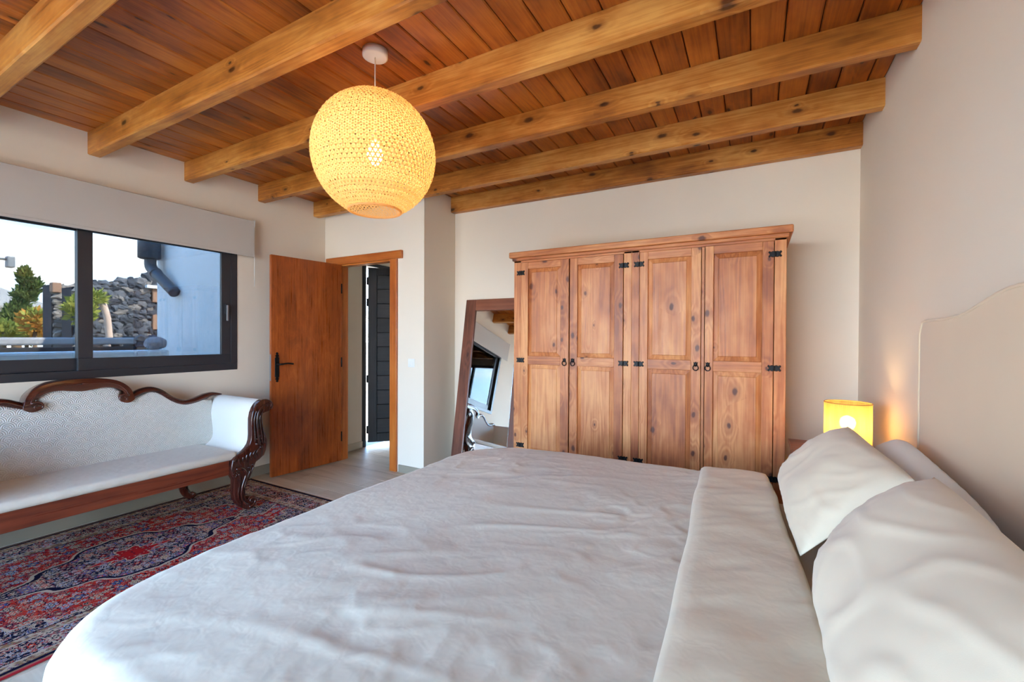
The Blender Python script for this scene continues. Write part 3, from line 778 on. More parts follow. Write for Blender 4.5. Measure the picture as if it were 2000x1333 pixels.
for sg in (1, -1):
    mir = lambda a: YC+sg*(a-YC)
    o = extrude_yz('arm', [(mir(p.x), p.y-.003) for p in ap], .13, .722, ARMF, sofa, .006, 2); auto_smooth(o, 50)
    o = extrude_yz('arm_front', [(mir(p.x), p.y) for p in fp], .718, .772, MAHOZ, sofa, .016, 4); auto_smooth(o, 55)
    X = .775
    C_ = []
    def cv(P, r0, r1=None, X=X):
        q = smooth_path([(X, mir(a), b) for a, b in P], 5); n = len(q); r1 = r1 if r1 is not None else r0*.4
        C_.append((q, [r0+(r1-r0)*i/(n-1) for i in range(n)]))
    cv([(1.985, .47), (1.975, .56), (1.968, .66), (1.985, .74), (2.03, .775), (2.06, .765)], .010, .006)
    cv([(2.01, .48), (2.000, .56), (1.988, .65), (1.995, .70), (2.02, .74)], .007, .004)
    cv([(1.955, .50), (1.950, .58), (1.947, .67), (1.965, .74)], .007, .004)
    cv([(2.026, .48), (2.022, .54), (2.010, .60)], .006)
    cv([(2.072, .752), (2.078, .772), (2.06, .786), (2.044, .772), (2.05, .758), (2.06, .764)], .006, .003)
    for a, b, r in ((1.985, .545, .013), (2.003, .52, .011), (1.968, .525, .011), (1.99, .495, .013), (2.012, .485, .010), (1.965, .487, .010), (2.0, .455, .014)):
        C_.append(([(X-.012, mir(a), b), (X-.004, mir(a), b), (X+.004, mir(a), b), (X+.008, mir(a), b)], [r, r, r*.7, .001]))
    for k in range(6):
        u_ = k/5
        cv([(1.985-.15*u_, .455-.055*u_), (1.965-.13*u_, .425-.05*u_), (1.975-.125*u_, .395-.045*u_)], .008, .004)
    cv([(1.80, .395), (1.82, .41), (1.835, .395), (1.82, .38), (1.812, .392)], .007, .003)
    cv([(1.815, .335), (1.86, .325), (1.885, .28), (1.86, .20), (1.852, .12), (1.875, .07), (1.91, .05)], .012, .006)
    cv([(1.835, .30), (1.838, .22), (1.83, .14), (1.85, .07)], .008, .004)
    cv([(1.90, .33), (1.915, .30), (1.89, .245), (1.872, .18)], .009, .004)
    cv([(1.93, .345), (1.94, .32), (1.915, .275)], .008, .004)
    cv([(1.795, .30), (1.808, .315), (1.82, .295), (1.808, .28)], .008, .005)
    cv([(1.91, .03), (1.945, .045), (1.955, .075), (1.932, .092), (1.915, .075), (1.93, .06), (1.938, .07)], .009, .004)
    tubes('arm_carving', C_, MAHOZ, sofa, 8)
# seat, rails, back legs
bm = bmesh.new(); bm_box(bm, .19, .752, .50, 2*YC-.50, .398, .455, .024, 4)
for v in bm.verts:
    if v.co.z > .42: v.co.z += .012*math.cos((v.co.y-YC)/.67*PI/2)
o = from_bm('seat', bm, SEATF, sofa, True)
box('seat_rail', .716, .742, .555, 2*YC-.555, .296, .400, wood('rail', 'Y'), sofa, .003)
box('rear_rail', .13, .16, .50, 2*YC-.50, .30, .40, wood('rail', 'Y'), sofa, .003)
for yy_ in (.52, 2*YC-.52): box('side_rail', .16, .716, yy_-.015, yy_+.015, .31, .40, wood('rail', 'X'), sofa, .003)
for sg in (1, -1):
    P_ = smooth_path([(.20, YC+sg*.56, .31), (.18, YC+sg*.575, .2), (.145, YC+sg*.60, .09), (.155, YC+sg*.64, .035), (.165, YC+sg*.665, .055)], 5)
    tube('rear_leg', P_, [.036-.012*i/(len(P_)-1) for i in range(len(P_))], MAHOZ, sofa, 12)

# ------------------------------------------------------------------ BED
def drape(a, b, x0, x1, y0, y1, zt, R, cr=.0):
    """point on a cloth lying on the rectangle (x0..,y0..y1) and hanging over its edges"""
    xi, yi = x0+cr, (y0+cr, y1-cr)
    da = min(0, a-x0-cr) if x0 is not None else 0
    db = b-yi[0] if b < yi[0] else (b-yi[1] if b > yi[1] else 0)
    dd = math.hypot(da, db)-cr
    if da == 0 and db == 0: return Vector((a, b, zt)), Vector((0, 0, 1)), 0
    ux, uy = da/math.hypot(da, db), db/math.hypot(da, db)
    bx, by = max(a, x0+cr), min(max(b, yi[0]), yi[1])
    if dd <= 0: return Vector((a, b, zt)), Vector((0, 0, 1)), 0
    L1 = R*PI/2
    if dd < L1:
        th = dd/R; o = R*math.sin(th); z = zt-R*(1-math.cos(th)); nrm = Vector((ux*math.sin(th), uy*math.sin(th), math.cos(th)))
    else:
        o = R+.012*(dd-L1); z = zt-R-(dd-L1); nrm = Vector((ux, uy, .02)).normalized()
    return Vector((bx+ux*(cr+o), by+uy*(cr+o), z)), nrm, dd
def crease(v, k): return max(0., 1-abs(v)*k)
def wrinkle(x, y):
    h = .008*noise.noise(Vector((x*1.6+y*.7, y*2.4-x*1.0, 0)))
    # long pulls running to the near foot corner
    q = Vector(((x*.9+y*.45)*1.5, (y*.9-x*.42)*7., 3.))
    h += .0060*crease(noise.noise(q), 5)*max(0., noise.noise(Vector((x*1.7, y*1.7, 7)))+.30)
    # rumpled patches of fine creases
    amp = max(0, noise.noise(Vector((x*1.9+3, y*1.9, 1)))+.20)
    n2 = noise.noise(Vector((x*6+y*2, y*9-x*4, 9.)))
    h += amp*(.0120*n2+.0050*crease(n2, 6))
    amp3 = max(0, noise.noise(Vector((x*2.2-9, y*2.2, 5)))+.18)*min(1, max(0, (x-2.75)/.6))
    n3 = noise.noise(Vector((x*13-y*6, y*8+x*5, 4.)))
    h += amp3*(.0090*n3+.0050*crease(n3, 5))
    return h
bed = empty('bed', (3.6, 1.27, 0), 'double bed with a tall camel-back headboard upholstered in beige cloth', 'bed')
def head_top(yv):
    q = abs(yv-1.27)/.91
    if q > .62: return 1.372-.006*min(1, (q-.62)/.1)
    s_ = min(1, max(0, (.68-q)/.46)); s_ = s_*s_*(3-2*s_)
    return 1.366+.062*s_
hp = []
N_ = 60
for i in range(N_+1):
    q = -1+2*i/N_
    yv = 1.27+.91*q
    z_ = head_top(yv)
    edge = .91*(1-abs(q))
    if edge < .05: z_ -= .05-math.sqrt(max(0, .05**2-(.05-edge)**2))
    hp.append((yv, z_))
outl = [(.36, .12)]+hp+[(2.18, .12)]
o = extrude_yz('headboard', outl, 4.582, 4.640, HEADF, bed, .010, 3); auto_smooth(o, 60)
tube('headboard_piping', [(4.584, a, b-.004) for a, b in outl], .0055, HEADF, bed, 8)
box('base', 2.70, 4.58, .48, 2.10, .10, .33, BASEF, bed, .015)
for xx in (2.78, 4.45):
    for yy_ in (.56, 2.02): lathe('leg', [(.02, 0), (.03, .10)], (xx, yy_, 0), wood('ebony', 'Z'), bed, 12)
mat_ = box('mattress', 2.68, 4.572, .465, 2.12, .332, .628, SHEET, None, .05, seg=4, smooth=True)
tag(mat_, 'mattress in a taupe fitted sheet showing beside the pillows', 'mattress')

duvet = empty('duvet', (3.3, 1.27, .63), 'rumpled cream linen duvet spread over the bed', 'duvet')
DX0, DY0, DY1, DZ, DR = 2.60, .405, 2.30, .664, .085
NA, NB = 210, 280
a0, a1, b0, b1 = DX0-.42, 4.10, DY0-.42, DY1+.40
V, Fc = [], []
for i in range(NA+1):
    for j in range(NB+1):
        a = a0+(a1-a0)*i/NA; b = b0+(b1-b0)*j/NB
        p, nrm, dd = drape(a, b, DX0, 9, DY0, DY1, DZ, DR, .21)
        # dip toward the edges, fullness in the middle
        k = 1.0 if dd == 0 else max(.35, 1-dd*3)
        tx = min(1, max(0, (a-DX0)/.5)); ty = min(1, max(0, min(b-DY0, DY1-b)/.35))
        p = p + nrm*(wrinkle(a, b)*k) + Vector((0, 0, -.022*(1-tx)*(1 if dd == 0 else 1) - .016*(1-ty)))
        if dd > .1:
            fold = math.sin((a*1.0-b*.6)*26+3*noise.noise(Vector((a*2, b*2, 0))))*.007*min(1, (dd-.1)*5)
            p += nrm*fold
        V.append(tuple(p))
for i in range(NA):
    for j in range(NB):
        q = i*(NB+1)+j; Fc.append((q, q+NB+1, q+NB+2, q+1))
cov = M('cover', V, Fc, LINEN, duvet, True)
so = cov.modifiers.new('thickness', 'SOLIDIFY'); so.thickness = .025; so.offset = -1
# turned-back cuff
prof = []
for i in range(7): th = PI*i/12; prof.append((-.0+.024*(1-math.sin(th)), -.028+.030*math.sin(th)+.0))
prof = [(0.0, -.03), (-.006, -.012), (-.002, .006), (.014, .018), (.04, .022)] + [(.04+.24*k/14, .022) for k in range(1, 15)] + [(.295, .020), (.305, .008), (.305, -.012), (.298, -.035)]
V, Fc = [], []
NBc = 220; np_ = len(prof)
for j in range(NBc+1):
    b = DY0-.36+(DY1-DY0+.72)*j/NBc
    xl = 3.90-.075*min(1.2, max(-.2, (b-.6)/1.6)) + .010*noise.noise(Vector((b*3, 2, 0)))
    wd = 1.0-.06*(b-1)+.02*noise.noise(Vector((b*2.2, 8, 0)))
    for (pa, pz) in prof:
        a = xl+pa*wd
        p, nrm, dd = drape(a, b, -9, 9, DY0-.006, DY1+.012, DZ, DR+.004, .02)
        ww = .006*noise.noise(Vector((a*5, b*6, 2)))+.004*(1-abs(noise.noise(Vector((a*4+b*3, b*11-a*9, 12))))*2)
        ty = min(1, max(0, min(b-DY0, DY1-b)/.35))
        p = p+nrm*(pz+(ww if pz > -.01 else 0)) + Vector((0, 0, -.010*(1-ty)))
        V.append(tuple(p))
for j in range(NBc):
    for i in range(np_-1):
        q = j*np_+i; Fc.append((q, q+1, q+1+np_, q+np_))
M('turned_back_cuff', V, Fc, fabric('linen_cuff', lin(227, 210, 182), wr=(22, .08)), duvet, True)

def pillow(label, bot, top, yc, width, thick, mat, seed, twist=0., back=.5, group='bed pillows', rnd_=.03):
    """bot/top = (x, z) of lower and upper seam edges; yc = centre in y"""
    ey = Vector((top[0]-bot[0], 0, top[1]-bot[1])); h = ey.length; ey.normalize()
    ex = Vector((0, -1, 0)); ez = ex.cross(ey)          # ez points up and towards the foot end
    if ez.z < 0: ez = -ez; ex = -ex
    n1, n2 = 56, 36
    V, Fc = [], []
    for side in (1, -1):
        for j in range(n2+1):
            for i in range(n1+1):
                u, v = -1+2*i/n1, -1+2*j/n2
                f_ = max(0, (1-abs(u)**2.6))*max(0, (1-abs(v)**2.4)); f_ = f_**.55
                cx = u*width/2*(1-.035*(1-v*v)*abs(u))*(1-rnd_*v*v); cy = v*h/2*(1-.05*(1-u*u)*abs(v))*(1-rnd_*2*u**4)
                th = thick*f_*(1 if side > 0 else back)
                pw = Vector((cx*6, cy*6, seed*7.7+side))
                th += f_**.4*(.016*noise.noise(pw*.6)+.006*crease(noise.noise(Vector((cx*5+cy*3, cy*9-cx*3, seed))), 4)+.007*crease(noise.noise(Vector((cx*9-cy*7, cy*7+cx*4, seed+5))), 5)*max(0, abs(u)-.35)*1.5)*(1 if side > 0 else .4)*min(1, f_*3)
                # seam pucker
                edge = max(abs(u), abs(v))
                if edge > .72: th += .004*math.sin(u*40+v*33+seed)*(edge-.72)/.28*f_
                V.append((cx, cy, side*max(th, .0015)))
    nn = (n1+1)*(n2+1)
    for s_ in (0, 1):
        for j in range(n2):
            for i in range(n1):
                q = s_*nn+j*(n1+1)+i; fc = (q, q+1, q+n1+2, q+n1+1); Fc.append(fc if s_ == 0 else fc[::-1])
    rim = [i for i in range(n1+1)]+[j*(n1+1)+n1 for j in range(1, n2+1)]+[n2*(n1+1)+i for i in range(n1-1, -1, -1)]+[j*(n1+1) for j in range(n2-1, 0, -1)]
    for a, b in zip(rim, rim[1:]+rim[:1]): Fc.append((a, a+nn, b+nn, b))
    o = M('pillow', V, Fc, mat, None, True, origin=(0, 0, 0))
    mm = Matrix.Identity(4)
    rot = Matrix.Rotation(twist, 3, ez)
    ex, ey = rot @ ex, rot @ ey
    for i in range(3): mm[i][0], mm[i][1], mm[i][2] = ex[i], ey[i], ez[i]
    mm[0][3], mm[1][3], mm[2][3] = (bot[0]+top[0])/2, yc, (bot[1]+top[1])/2
    o.matrix_world = mm
    return tag(o, label, 'pillow', group)
pillow('cream pillow in the front row, nearest the lamp', (4.145, .668), (4.405, .935), 1.905, .87, .088, PILLOWF, 1, .02, .25)
pillow('large cream pillow in the front row, nearest the viewer', (4.185, .665), (4.425, .965), .985, .90, .115, PILLOWF, 2, -.02, .25)
pillow('white pillow in the back row against the headboard, by the lamp', (4.425, .640), (4.510, .930), 1.70, 1.0, .095, WHITEP, 3, -.06, .6, rnd_=.12)
pillow('white pillow in the back row against the headboard, at the frame edge', (4.43, .650), (4.515, .955), .735, .90, .095, WHITEP, 4, .04, .6, rnd_=.13)

# ------------------------------------------------------------------ NIGHTSTAND + LAMP
ns = empty('nightstand', (4.42, 2.80, 0), 'brown wooden nightstand between bed and wardrobe under the table lamp', 'nightstand')
box('top', 4.215, 4.632, 2.60, 2.99, .695, .72, W('mirrorframe'), ns, .004)
box('body', 4.235, 4.625, 2.62, 2.975, .14, .695, W('mirrorframe'), ns, .003)
for z0, z1 in ((.16, .41), (.43, .68)):
    q = box('drawer', 4.224, 4.236, 2.635, 2.96, z0, z1, W('mirrorframe'), ns, .003)
    tube('knob', [(4.224, 2.797, (z0+z1)/2), (4.208, 2.797, (z0+z1)/2), (4.202, 2.797, (z0+z1)/2)], [.008, .014, .006], BLACK, q, 10)
for xx in (4.255, 4.60):
    for yy_ in (2.64, 2.955): box('leg', xx-.018, xx+.018, yy_-.018, yy_+.018, 0, .14, W('mirrorframe'), ns, .003)
LX, LY = 4.459, 2.78
tl = empty('table_lamp', (LX, LY, .72), 'small lit table lamp with a woven drum shade behind the pillows', 'lamp')
lathe('base', [(.055, 0), (.055, .012), (.018, .018), (.012, .03), (.012, .10)], (LX, LY, .72), WHITEPL, tl, 20)
def m_shade():
    mt, t = newmat('woven_shade')
    c = t.coord(); s3 = t.n('ShaderNodeSeparateXYZ', {0: c})
    an = t.m('ARCTAN2', s3.outputs[1], s3.outputs[0])
    a_ = t.m('ABSOLUTE', t.m('SINE', t.m('MULTIPLY', an, 70.))); b_ = t.m('ABSOLUTE', t.m('SINE', t.m('MULTIPLY', s3.outputs[2], 700.)))
    wv = t.m('MULTIPLY', t.m('ADD', a_, b_), .5)
    wv = t.m('MULTIPLY', wv, t.mr(t.noise(t.map(c, (30, 30, 4)), 1., 3), .2, .8, .6, 1.2))
    col = t.mix(wv, lin(168, 118, 52), lin(240, 202, 120))
    df_ = t.n('ShaderNodeBsdfDiffuse', {0: col}); tl_ = t.n('ShaderNodeBsdfTranslucent', {0: col}); tp = t.n('ShaderNodeBsdfTransparent', {0: lin(255, 236, 190)})
    m1 = t.n('ShaderNodeMixShader', {0: .62, 1: df_.outputs[0], 2: tl_.outputs[0]})
    m2 = t.n('ShaderNodeMixShader', {0: t.mr(wv, .75, .2, .02, .16), 1: m1.outputs[0], 2: tp.outputs[0]})
    t.out(m2.outputs[0]); return mt
lathe('lamp_shade', [(.099, .045), (.099, .252)], (LX, LY, .72), m_shade(), tl, 40, capb=False, capt=False)
for zz_ in (.045, .252):
    tube('shade_rim', [(LX+.099*math.cos(a), LY+.099*math.sin(a), .72+zz_) for a in [2*PI*i/40 for i in range(41)]], .0022, plain('rattan_rim', lin(190, 140, 70), .6), tl, 6)
lathe('bulb', [(.012, .095), (.016, .11), (.030, .13), (.035, .15), (.030, .17), (.016, .182), (.003, .186)], (LX, LY, .72), emit_mat('lamp_bulb_glow', (1, .70, .34, 1), 17), tl, 20)

# ------------------------------------------------------------------ PENDANT
PX, PY, PZ, PR = 2.402, 1.572, 2.186, .292
pd = empty('pendant_lamp', (PX, PY, PZ), 'round woven bamboo pendant lamp hanging lit from the ceiling', 'lamp')
lathe('ceiling_rose', [(.052, HC-.034-PZ), (.060, HC-.030-PZ), (.060, HC-PZ)], (PX, PY, PZ), WHITEPL, pd, 32)
tube('cord', [(PX, PY, HC-.03), (PX, PY, PZ+PR-.02), (PX, PY, PZ+.13)], .003, CORDM, pd, 8)
lathe('socket', [(.02, .06), (.022, .07), (.022, .12), (.008, .135)], (PX, PY, PZ), WHITEPL, pd, 16)
lathe('bulb', [(.012, .062), (.022, .045), (.034, .02), (.037, -.005), (.030, -.03), (.014, -.044), (.002, -.047)], (PX, PY, PZ), emit_mat('pendant_bulb_glow', (1, .78, .45, 1), 21), pd, 20)
WEAVE = transl('bamboo_strip', lin(238, 210, 164), lin(248, 212, 150), .70)
th_end = PI-math.asin(.122/PR)
def sph(th, ph, r): return Vector((PX+r*math.sin(th)*math.cos(ph), PY+r*math.sin(th)*math.sin(ph), PZ+r*math.cos(th)*(1.02)))
V, Fc = [], []
NS, NTH = 78, 54
for fam, sg in enumerate((1, -1)):
    for s_ in range(NS):
        ph0 = 2*PI*s_/NS + (.0 if fam == 0 else .013)
        base = len(V)
        for i in range(NTH+1):
            th = .10+(th_end-.10)*i/NTH
            ph = ph0+sg*.60*math.log(math.tan(th/2))
            rr = PR + .0022*math.sin(i*2.2+s_*1.9+fam*PI) + (.001 if fam else -.001)
            hw_ =   .5*.42*(2*PI*math.sin(th)/NS)/max(math.sin(th), .02)   # half width as angle in phi
            hw_ *= 1.0
            V.append(tuple(sph(th, ph-hw_, rr))); V.append(tuple(sph(th, ph+hw_, rr)))
        for i in range(NTH):
            q = base+2*i; Fc.append((q, q+1, q+3, q+2))
nr = 40
for k in range(nr):
    th = .16+(th_end-.16)*(k+.2)/nr
    base = len(V); n = 120; hw_ = .20*(th_end-.16)/nr
    for i in range(n):
        ph = 2*PI*i/n; rr = PR+.0015*math.sin(i*1.7+k)
        V.append(tuple(sph(th-hw_, ph, rr))); V.append(tuple(sph(th+hw_, ph, rr)))
    for i in range(n):
        q = base+2*i; q2 = base+2*((i+1) % n); Fc.append((q, q+1, q2+1, q2))
o = M('woven_shade', V, Fc, WEAVE, pd); o['kind'] = 'stuff'
zr = PZ+PR*math.cos(th_end)*1.02
tube('opening_rim', [(PX+.124*math.cos(a), PY+.124*math.sin(a), zr) for a in [2*PI*i/48 for i in range(49)]], .006, WEAVE, pd, 8)
tube('top_ring', [(PX+.028*math.cos(a), PY+.028*math.sin(a), PZ+PR*1.015) for a in [2*PI*i/24 for i in range(25)]], .004, WEAVE, pd, 6)

# ------------------------------------------------------------------ OUTSIDE
gm, t = newmat('volcanic_ground')
c = t.coord()
t.bsdf(Base_Color=t.ramp(t.noise(c, .7, 5), [(.3, lin(120, 104, 86)), (.7, lin(170, 152, 122))]), Roughness=.95)
ground = M('ground', [(-80, -60, -.22), (60, -60, -.22), (60, 80, -.22), (-80, 80, -.22)], [(0, 1, 2, 3)], gm); tag(ground, 'dry brown volcanic ground outside the window', kind='structure')
terrace = box('terrace', -.2, 5.2, -4.5, YB-.1, -.2, -.01, plain('terrace_tile', lin(200, 190, 178), .8)); tag(terrace, 'pale tiled terrace outside the added patio door', kind='structure')
wing = boxes('wall_wing', [(-1.62, -.25, 2.50, 3.0, -.22, 3.3), (-2.09, -1.62, 2.512, 3.0, -.22, 3.3)], EXT_WHITE)
tag(wing, 'white rendered house wing seen through the right window pane', kind='structure')
dp = empty('downpipe', (-1.95, 2.4, 1.8), 'dark grey rain hopper and elbowed downpipe on the white wing', 'downpipe')
PIPE = plain('zinc', lin(74, 80, 88), .45, .1)
lathe('hopper', [(.085, 2.165), (.105, 2.175), (.105, 2.60)], (-1.97, 2.39, 0), PIPE, dp, 20)
tube('elbow_pipe', smooth_path([(-1.97, 2.40, 2.17), (-1.97, 2.40, 2.10), (-1.93, 2.405, 2.045), (-1.72, 2.425, 1.90), (-1.54, 2.45, 1.77)], 5), .056, PIPE, dp, 14)
tube('pipe_collar', [(-1.88, 2.408, 2.012), (-1.86, 2.41, 1.998)], .061, PIPE, dp, 14)
parapet = box('garden_parapet', -1.5, -1.3, -6, 2.30, -.2, 1.150, EXT_WHITE, None, .02); tag(parapet, 'low white parapet right outside the window', 'wall')
def blob(r, seed, sub=2, sq=(1, 1, 1), amp=.18):
    bm = bmesh.new(); bmesh.ops.create_icosphere(bm, subdivisions=sub, radius=1)
    for v in bm.verts:
        n_ = v.co.copy(); k = 1+amp*noise.noise(n_*1.4+Vector((seed*5.1, seed, 0)))
        v.co = Vector((n_.x*sq[0], n_.y*sq[1], n_.z*sq[2]))*r*k
    V = [tuple(v.co) for v in bm.verts]; bm.verts.index_update(); Fc = [[v.index for v in f.verts] for f in bm.faces]; bm.free()
    return V, Fc
V, Fc = blob(.085, 3, 3, (1, 1.1, .8)); b_ = M('boulder', [(x-1.39, y+2.21, z+1.218) for x, y, z in V], Fc, plain('pale_lava', lin(170, 165, 165), .9, bump=(40, .9, .02)), None, True)
tag(b_, 'rounded pale stone sitting on the white parapet', 'stone')
def m_stone(name, a, b):
    mt, t = newmat(name)
    c, r = t.rnd_coord()
    v = t.m('ADD', t.m('MULTIPLY', t.noise(c, 14, 4), .5), t.m('MULTIPLY', r, .55))
    col = t.ramp(v, [(.2, a), (.66, b), (.74, lin(140, 132, 124))])
    t.bsdf(Base_Color=col, Roughness=.95, Normal=t.bump(t.noise(c, 70, 4), .6, .01)); return mt
LAVA = m_stone('lava_stone', lin(46, 50, 58), lin(98, 104, 112)); LAVA2 = m_stone('sunlit_lava_stone', lin(110, 106, 100), lin(168, 160, 150))  # second stone is a paler copy with sunlight put into its colour
QUOIN = plain('brown_stone', lin(158, 122, 98), .9, bump=(30, .5, .01))
MORTAR = plain('dark_mortar', lin(44, 46, 52), .95)
proto = []
for k in range(6):
    V, Fc = blob(1, k*1.7, 2, (1, 1, 1), .8)
    me = bpy.data.meshes.new('stone'); me.from_pydata(V, [], Fc); proto.append(me)
protoB = []
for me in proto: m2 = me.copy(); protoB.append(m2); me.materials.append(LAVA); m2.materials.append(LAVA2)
def rubble(parent, x, y0, y1, z0, ztop, pr, s=.105):
    z = z0; rw = 0
    base = wl(parent)
    while z < 3:
        y_ = y0+random.uniform(0, s*.4)
        hrow = s*random.uniform(.6, 1.05)
        while y_ < y1:
            wv_ = s*random.uniform(.6, 1.7); zt_ = ztop(y_)
            if z+hrow*.5 < zt_ and y_+wv_*.5 < y1:
                o = bpy.data.objects.new('stone', random.choice(pr)); COL.objects.link(o); o.parent = parent
                o.location = Vector((x+random.uniform(-.01, .015), y_+wv_/2, z+hrow/2))-base
                o.scale = (.035, wv_*.58, hrow*random.uniform(.55, .85)); o.rotation_euler = (random.uniform(-.5, .5), random.uniform(-.1, .1), 0)
            y_ += wv_
        z += hrow*.92; rw += 1
zt1 = lambda y_: 2.05+(2.38-2.05)*(y_-2.6)/(3.65-2.6)
sw1 = empty('stone_wall', (-5.0, 3.2, -.2), 'dark lava-stone garden wall behind the window mullion, right pane', 'wall')
V = [(-5.4, 2.62, -.2), (-5.02, 2.62, -.2), (-5.02, 3.76, -.2), (-5.4, 3.76, -.2), (-5.4, 2.62, 2.03), (-5.02, 2.62, 2.03), (-5.02, 3.76, 2.36), (-5.4, 3.76, 2.36)]
M('core', V, [(3, 2, 1, 0), (4, 5, 6, 7), (0, 1, 5, 4), (1, 2, 6, 5), (2, 3, 7, 6), (3, 0, 4, 7)], MORTAR, sw1)
rubble(sw1, -5.0, 2.62, 3.64, .95, zt1, proto)
rubble(sw1, -5.0, 3.62, 3.74, .95, lambda y_: 1.4, proto)
for z0, z1 in ((1.40, 1.66), (1.87, 2.10)): box('corner_block', -5.06, -4.95, 3.62, 3.75, z0, z1, QUOIN, sw1, .012)
rubble(sw1, -5.0, 3.62, 3.76, 1.66, lambda y_: 1.86, proto)
rubble(sw1, -5.0, 3.62, 3.76, 2.14, lambda y_: 2.34, proto)
box('cap_stone', -5.08, -4.90, 3.52, 3.76, 2.10, 2.155, EXT_WHITE, sw1, .012)
sw2 = empty('stone_wall', (-5.9, 2.75, -.2), 'sunlit rubble-stone wall end seen through the left pane', 'wall')
box('core', -6.3, -5.92, 2.64, 3.3, -.2, 2.12, MORTAR, sw2)
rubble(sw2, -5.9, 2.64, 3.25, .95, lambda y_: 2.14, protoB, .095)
box('corner_block', -5.97, -5.83, 2.63, 2.74, 1.99, 2.15, QUOIN, sw2, .012)
lw = empty('low_stone_wall', (-2.75, 2.65, -.2), 'low dark stone wall end at the foot of the white wing', 'wall')
box('core', -2.95, -2.62, 2.50, 2.85, -.2, 1.29, MORTAR, lw); rubble(lw, -2.6, 2.50, 2.84, .95, lambda y_: 1.31, proto, .085)
rail = box('grey_rail', -2.75, -2.60, -5, 2.52, 1.19, 1.272, plain('weathered_wood', lin(160, 160, 162), .8, bump=(20, .3)), None, .02); tag(rail, 'long weathered grey rail in front of the garden', 'rail')
curb = box('garden_curb', -2.78, -2.58, -5, 2.49, -.2, 1.165, MORTAR, None, .01); tag(curb, 'dark kerb wall under the grey rail', 'wall')
for yy_ in (2.3, 1.1, 0): box('post', -2.72, -2.64, yy_, yy_+.06, 1.165, 1.20, MORTAR, rail, .005)

def leaves(name, cen, rad, n, size, mat, parent, seed, aspect=.3, upb=.5):
    rnd = random.Random(seed); V, Fc = [], []
    for i in range(n):
        d_ = Vector((rnd.gauss(0, 1), rnd.gauss(0, 1), rnd.gauss(0, 1))).normalized()*(rnd.random()**.45)
        p = Vector((cen[0]+d_.x*rad[0], cen[1]+d_.y*rad[1], cen[2]+d_.z*rad[2]))
        ax = (d_+Vector((rnd.uniform(-.6, .6), rnd.uniform(-.6, .6), upb+rnd.uniform(-.3, .5)))).normalized()
        sd = ax.cross(Vector((rnd.uniform(-1, 1), rnd.uniform(-1, 1), rnd.uniform(-1, 1)))).normalized()
        l = size*rnd.uniform(.6, 1.3); k = len(V)
        V += [tuple(p), tuple(p+ax*l*.5+sd*l*aspect), tuple(p+ax*l), tuple(p+ax*l*.5-sd*l*aspect)]; Fc.append((k, k+1, k+2, k+3))
    o = M(name, V, Fc, mat, parent); o['kind'] = 'stuff'; return o
def leafmat(name, a, b):
    mt, t = newmat(name); c = t.coord()
    col = t.ramp(t.noise(c, 7, 3), [(.3, a), (.7, b)])
    df_ = t.n('ShaderNodeBsdfDiffuse', {0: col}); tl_ = t.n('ShaderNodeBsdfTranslucent', {0: col})
    t.out(t.n('ShaderNodeMixShader', {0: .3, 1: df_.outputs[0], 2: tl_.outputs[0]}).outputs[0]); return mt
GREEN = leafmat('conifer_green', lin(58, 84, 52), lin(118, 132, 70)); LIME = leafmat('shrub_green', lin(126, 142, 64), lin(186, 182, 92)); ORANGE = leafmat('orange_leaf', lin(196, 128, 50), lin(232, 180, 90))
TRUNK = plain('bark', lin(120, 96, 72), .9)
# tall shrubby conifer
tr = empty('conifer', (-9, 3.05, -.2), 'bushy green conifer leaning right in the garden, left pane', 'tree')
kx = 13.04/11.04
def far(y7, z7, x): k = (4.04-x)/11.04; return (x, y7*k, 1.2962+(z7-1.2962)*k)
tube('trunk', [far(2.50, .3, -9), far(2.50, 1.3, -9), far(2.56, 1.8, -9), far(2.64, 2.2, -9)], [.09, .07, .05, .02], TRUNK, tr)
for q, (yy_, zz_, r1, r2) in enumerate(((2.53, 1.72, .17, .20), (2.60, 1.98, .17, .20), (2.68, 2.15, .15, .18), (2.50, 1.50, .17, .14), (2.60, 2.30, .07, .20), (2.42, 1.58, .10, .16))):
    leaves('foliage', far(yy_, zz_, -9), (.25, r1, r2), 800, .085, GREEN, tr, q+1, .2, .9)
for q, (y7, z7, r_, mt_, lb, nn_) in enumerate(((2.72, 1.52, .17, ORANGE, 'orange-leaved shrub right of the conifer', 'shrub'), (2.90, 1.40, .12, ORANGE, 'small orange shrub beside the sunlit stone wall', 'shrub'), (2.62, 1.34, .14, LIME, 'pale green shrub at the foot of the conifer', 'shrub'), (2.36, 1.35, .15, LIME, 'pale green shrub at the left edge of the window view', 'shrub'))):
    p = far(y7, z7, (-7.3, -7.9, -8.4, -7.9)[q]); s_ = empty('shrub', (p[0], p[1], -.2), lb, 'shrub')
    tube('stem', [(p[0], p[1], -.2), (p[0], p[1], p[2])], .03, TRUNK, s_)
    leaves('foliage', p, (.2, r_*1.1, r_*1.2), 420, .11, mt_, s_, 30+q, .3)
    if mt_ is ORANGE: leaves('green_foliage', (p[0]+.05, p[1], p[2]+.05), (.2, r_, r_), 200, .10, LIME, s_, 60+q, .3)
pm = empty('small_palm', (-3.9, 2.68, -.2), 'small palm with a leaning pale trunk before the lava wall', 'palm')
tube('trunk', smooth_path([(-3.85, 2.70, -.2), (-3.82, 2.69, .9), (-3.82, 2.66, 1.27), (-3.8, 2.63, 1.55), (-3.8, 2.585, 1.74)], 4), [.04]*17, plain('pale_trunk', lin(214, 186, 166), .8, bump=(60, .6)), pm)
leaves('crown', (-3.8, 2.50, 1.80), (.10, .09, .07), 200, .11, LIME, pm, 77, .12, .2)
bsh = empty('shrub', (-4.6, 2.64, -.2), 'round yellow-green shrub behind the window mullion', 'shrub')
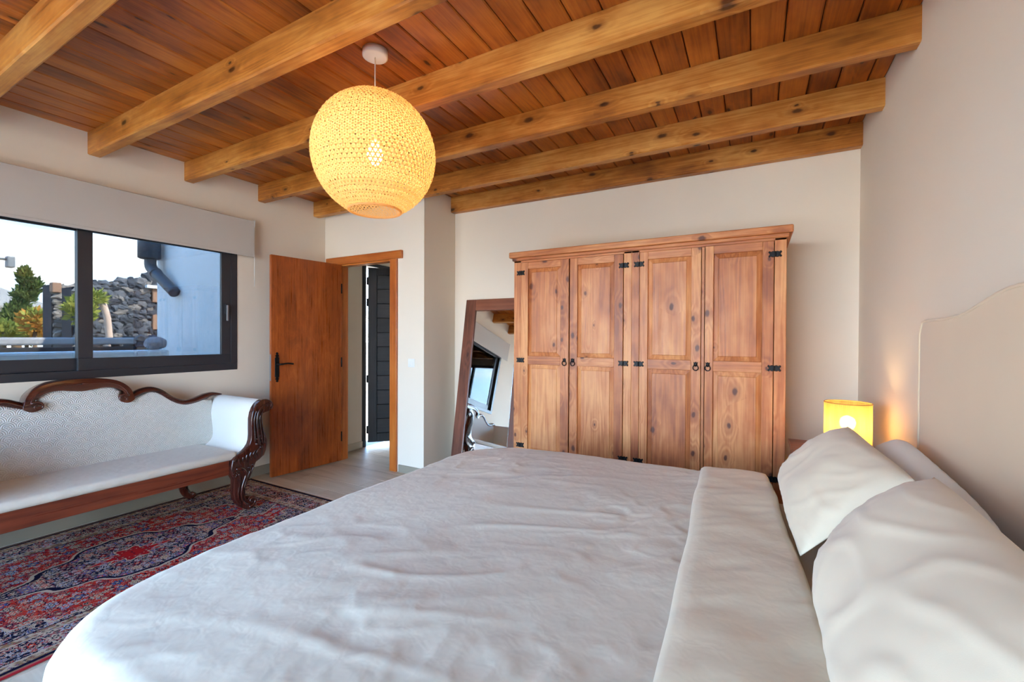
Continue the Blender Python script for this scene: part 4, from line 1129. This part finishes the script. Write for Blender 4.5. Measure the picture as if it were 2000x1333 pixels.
tube('stem', [(-4.6, 2.6, -.2), (-4.6, 2.6, 1.6)], .03, TRUNK, bsh); leaves('foliage', (-4.6, 2.60, 1.68), (.16, .14, .20), 420, .10, LIME, bsh, 78, .3)
# house across the street
XH = -30.
def H(y12, z12, x=XH): k = (4.04-x)/16.04; return (x, y12*k, 1.2962+(z12-1.2962)*k)
hs = empty('neighbour_house', (-33, 5, -.2), 'low white house with a grey hipped roof in the distance', 'house')
y1h = H(4.25, 0)[1]; ze = H(4, 2.02)[2]; zr_ = 5.6
box('wall', -38, -30.6, -6, y1h-.6, -.2, ze, EXT_WHITE, hs)
ya, yb2 = -7., y1h+.2
V = [(-39, ya, ze), (-30, ya, ze), (-30, yb2, ze), (-39, yb2, ze), (-34.5, ya+4.5, zr_), (-34.5, yb2-4.6, zr_), (-39, ya, ze-.15), (-30, ya, ze-.15), (-30, yb2, ze-.15), (-39, yb2, ze-.15)]
M('roof', V, [(0, 1, 4), (1, 2, 5, 4), (2, 3, 5), (3, 0, 4, 5), (6, 9, 8, 7), (0, 6, 7, 1), (1, 7, 8, 2), (2, 8, 9, 3), (3, 9, 6, 0)], plain('grey_roof', lin(150, 146, 138), .9), hs)
box('porch_shade_panel', -30.62, -30.55, 2.2, y1h-1.6, .4, ze-.35, plain('porch_shadow', lin(50, 46, 48), .9), hs)  # flat dark panel on the wall, porch shade put into its colour
for yy_ in (3.6, 5.8): box('porch_post', -30.5, -30.2, yy_, yy_+.3, -.2, ze-.1, EXT_WHITE, hs)
st = empty('street_light', (-24, 3, -.2), 'street light arm with a dark lamp head in the sky', 'street light')
k = 28.04/18.04
def S(y14, z14): return (-24, y14*k, 1.2962+(z14-1.2962)*k)
e0, e1 = S(3.93, 3.37), S(4.0, 3.30)
METAL = plain('galvanised', lin(120, 128, 132), .5, .3)
tube('pole', [(-24, e0[1]-2.6, -.2), (-24, e0[1]-2.6, e0[2]-.1), (-24, e0[1]-2.3, e0[2]), (-24, e0[1], e0[2]+.02)], .05, METAL, st)
box('lamp_head', -24.2, -23.8, e0[1]-.05, e0[1]+.18, e0[2]-.32, e0[2]+.16, METAL, st, .04)
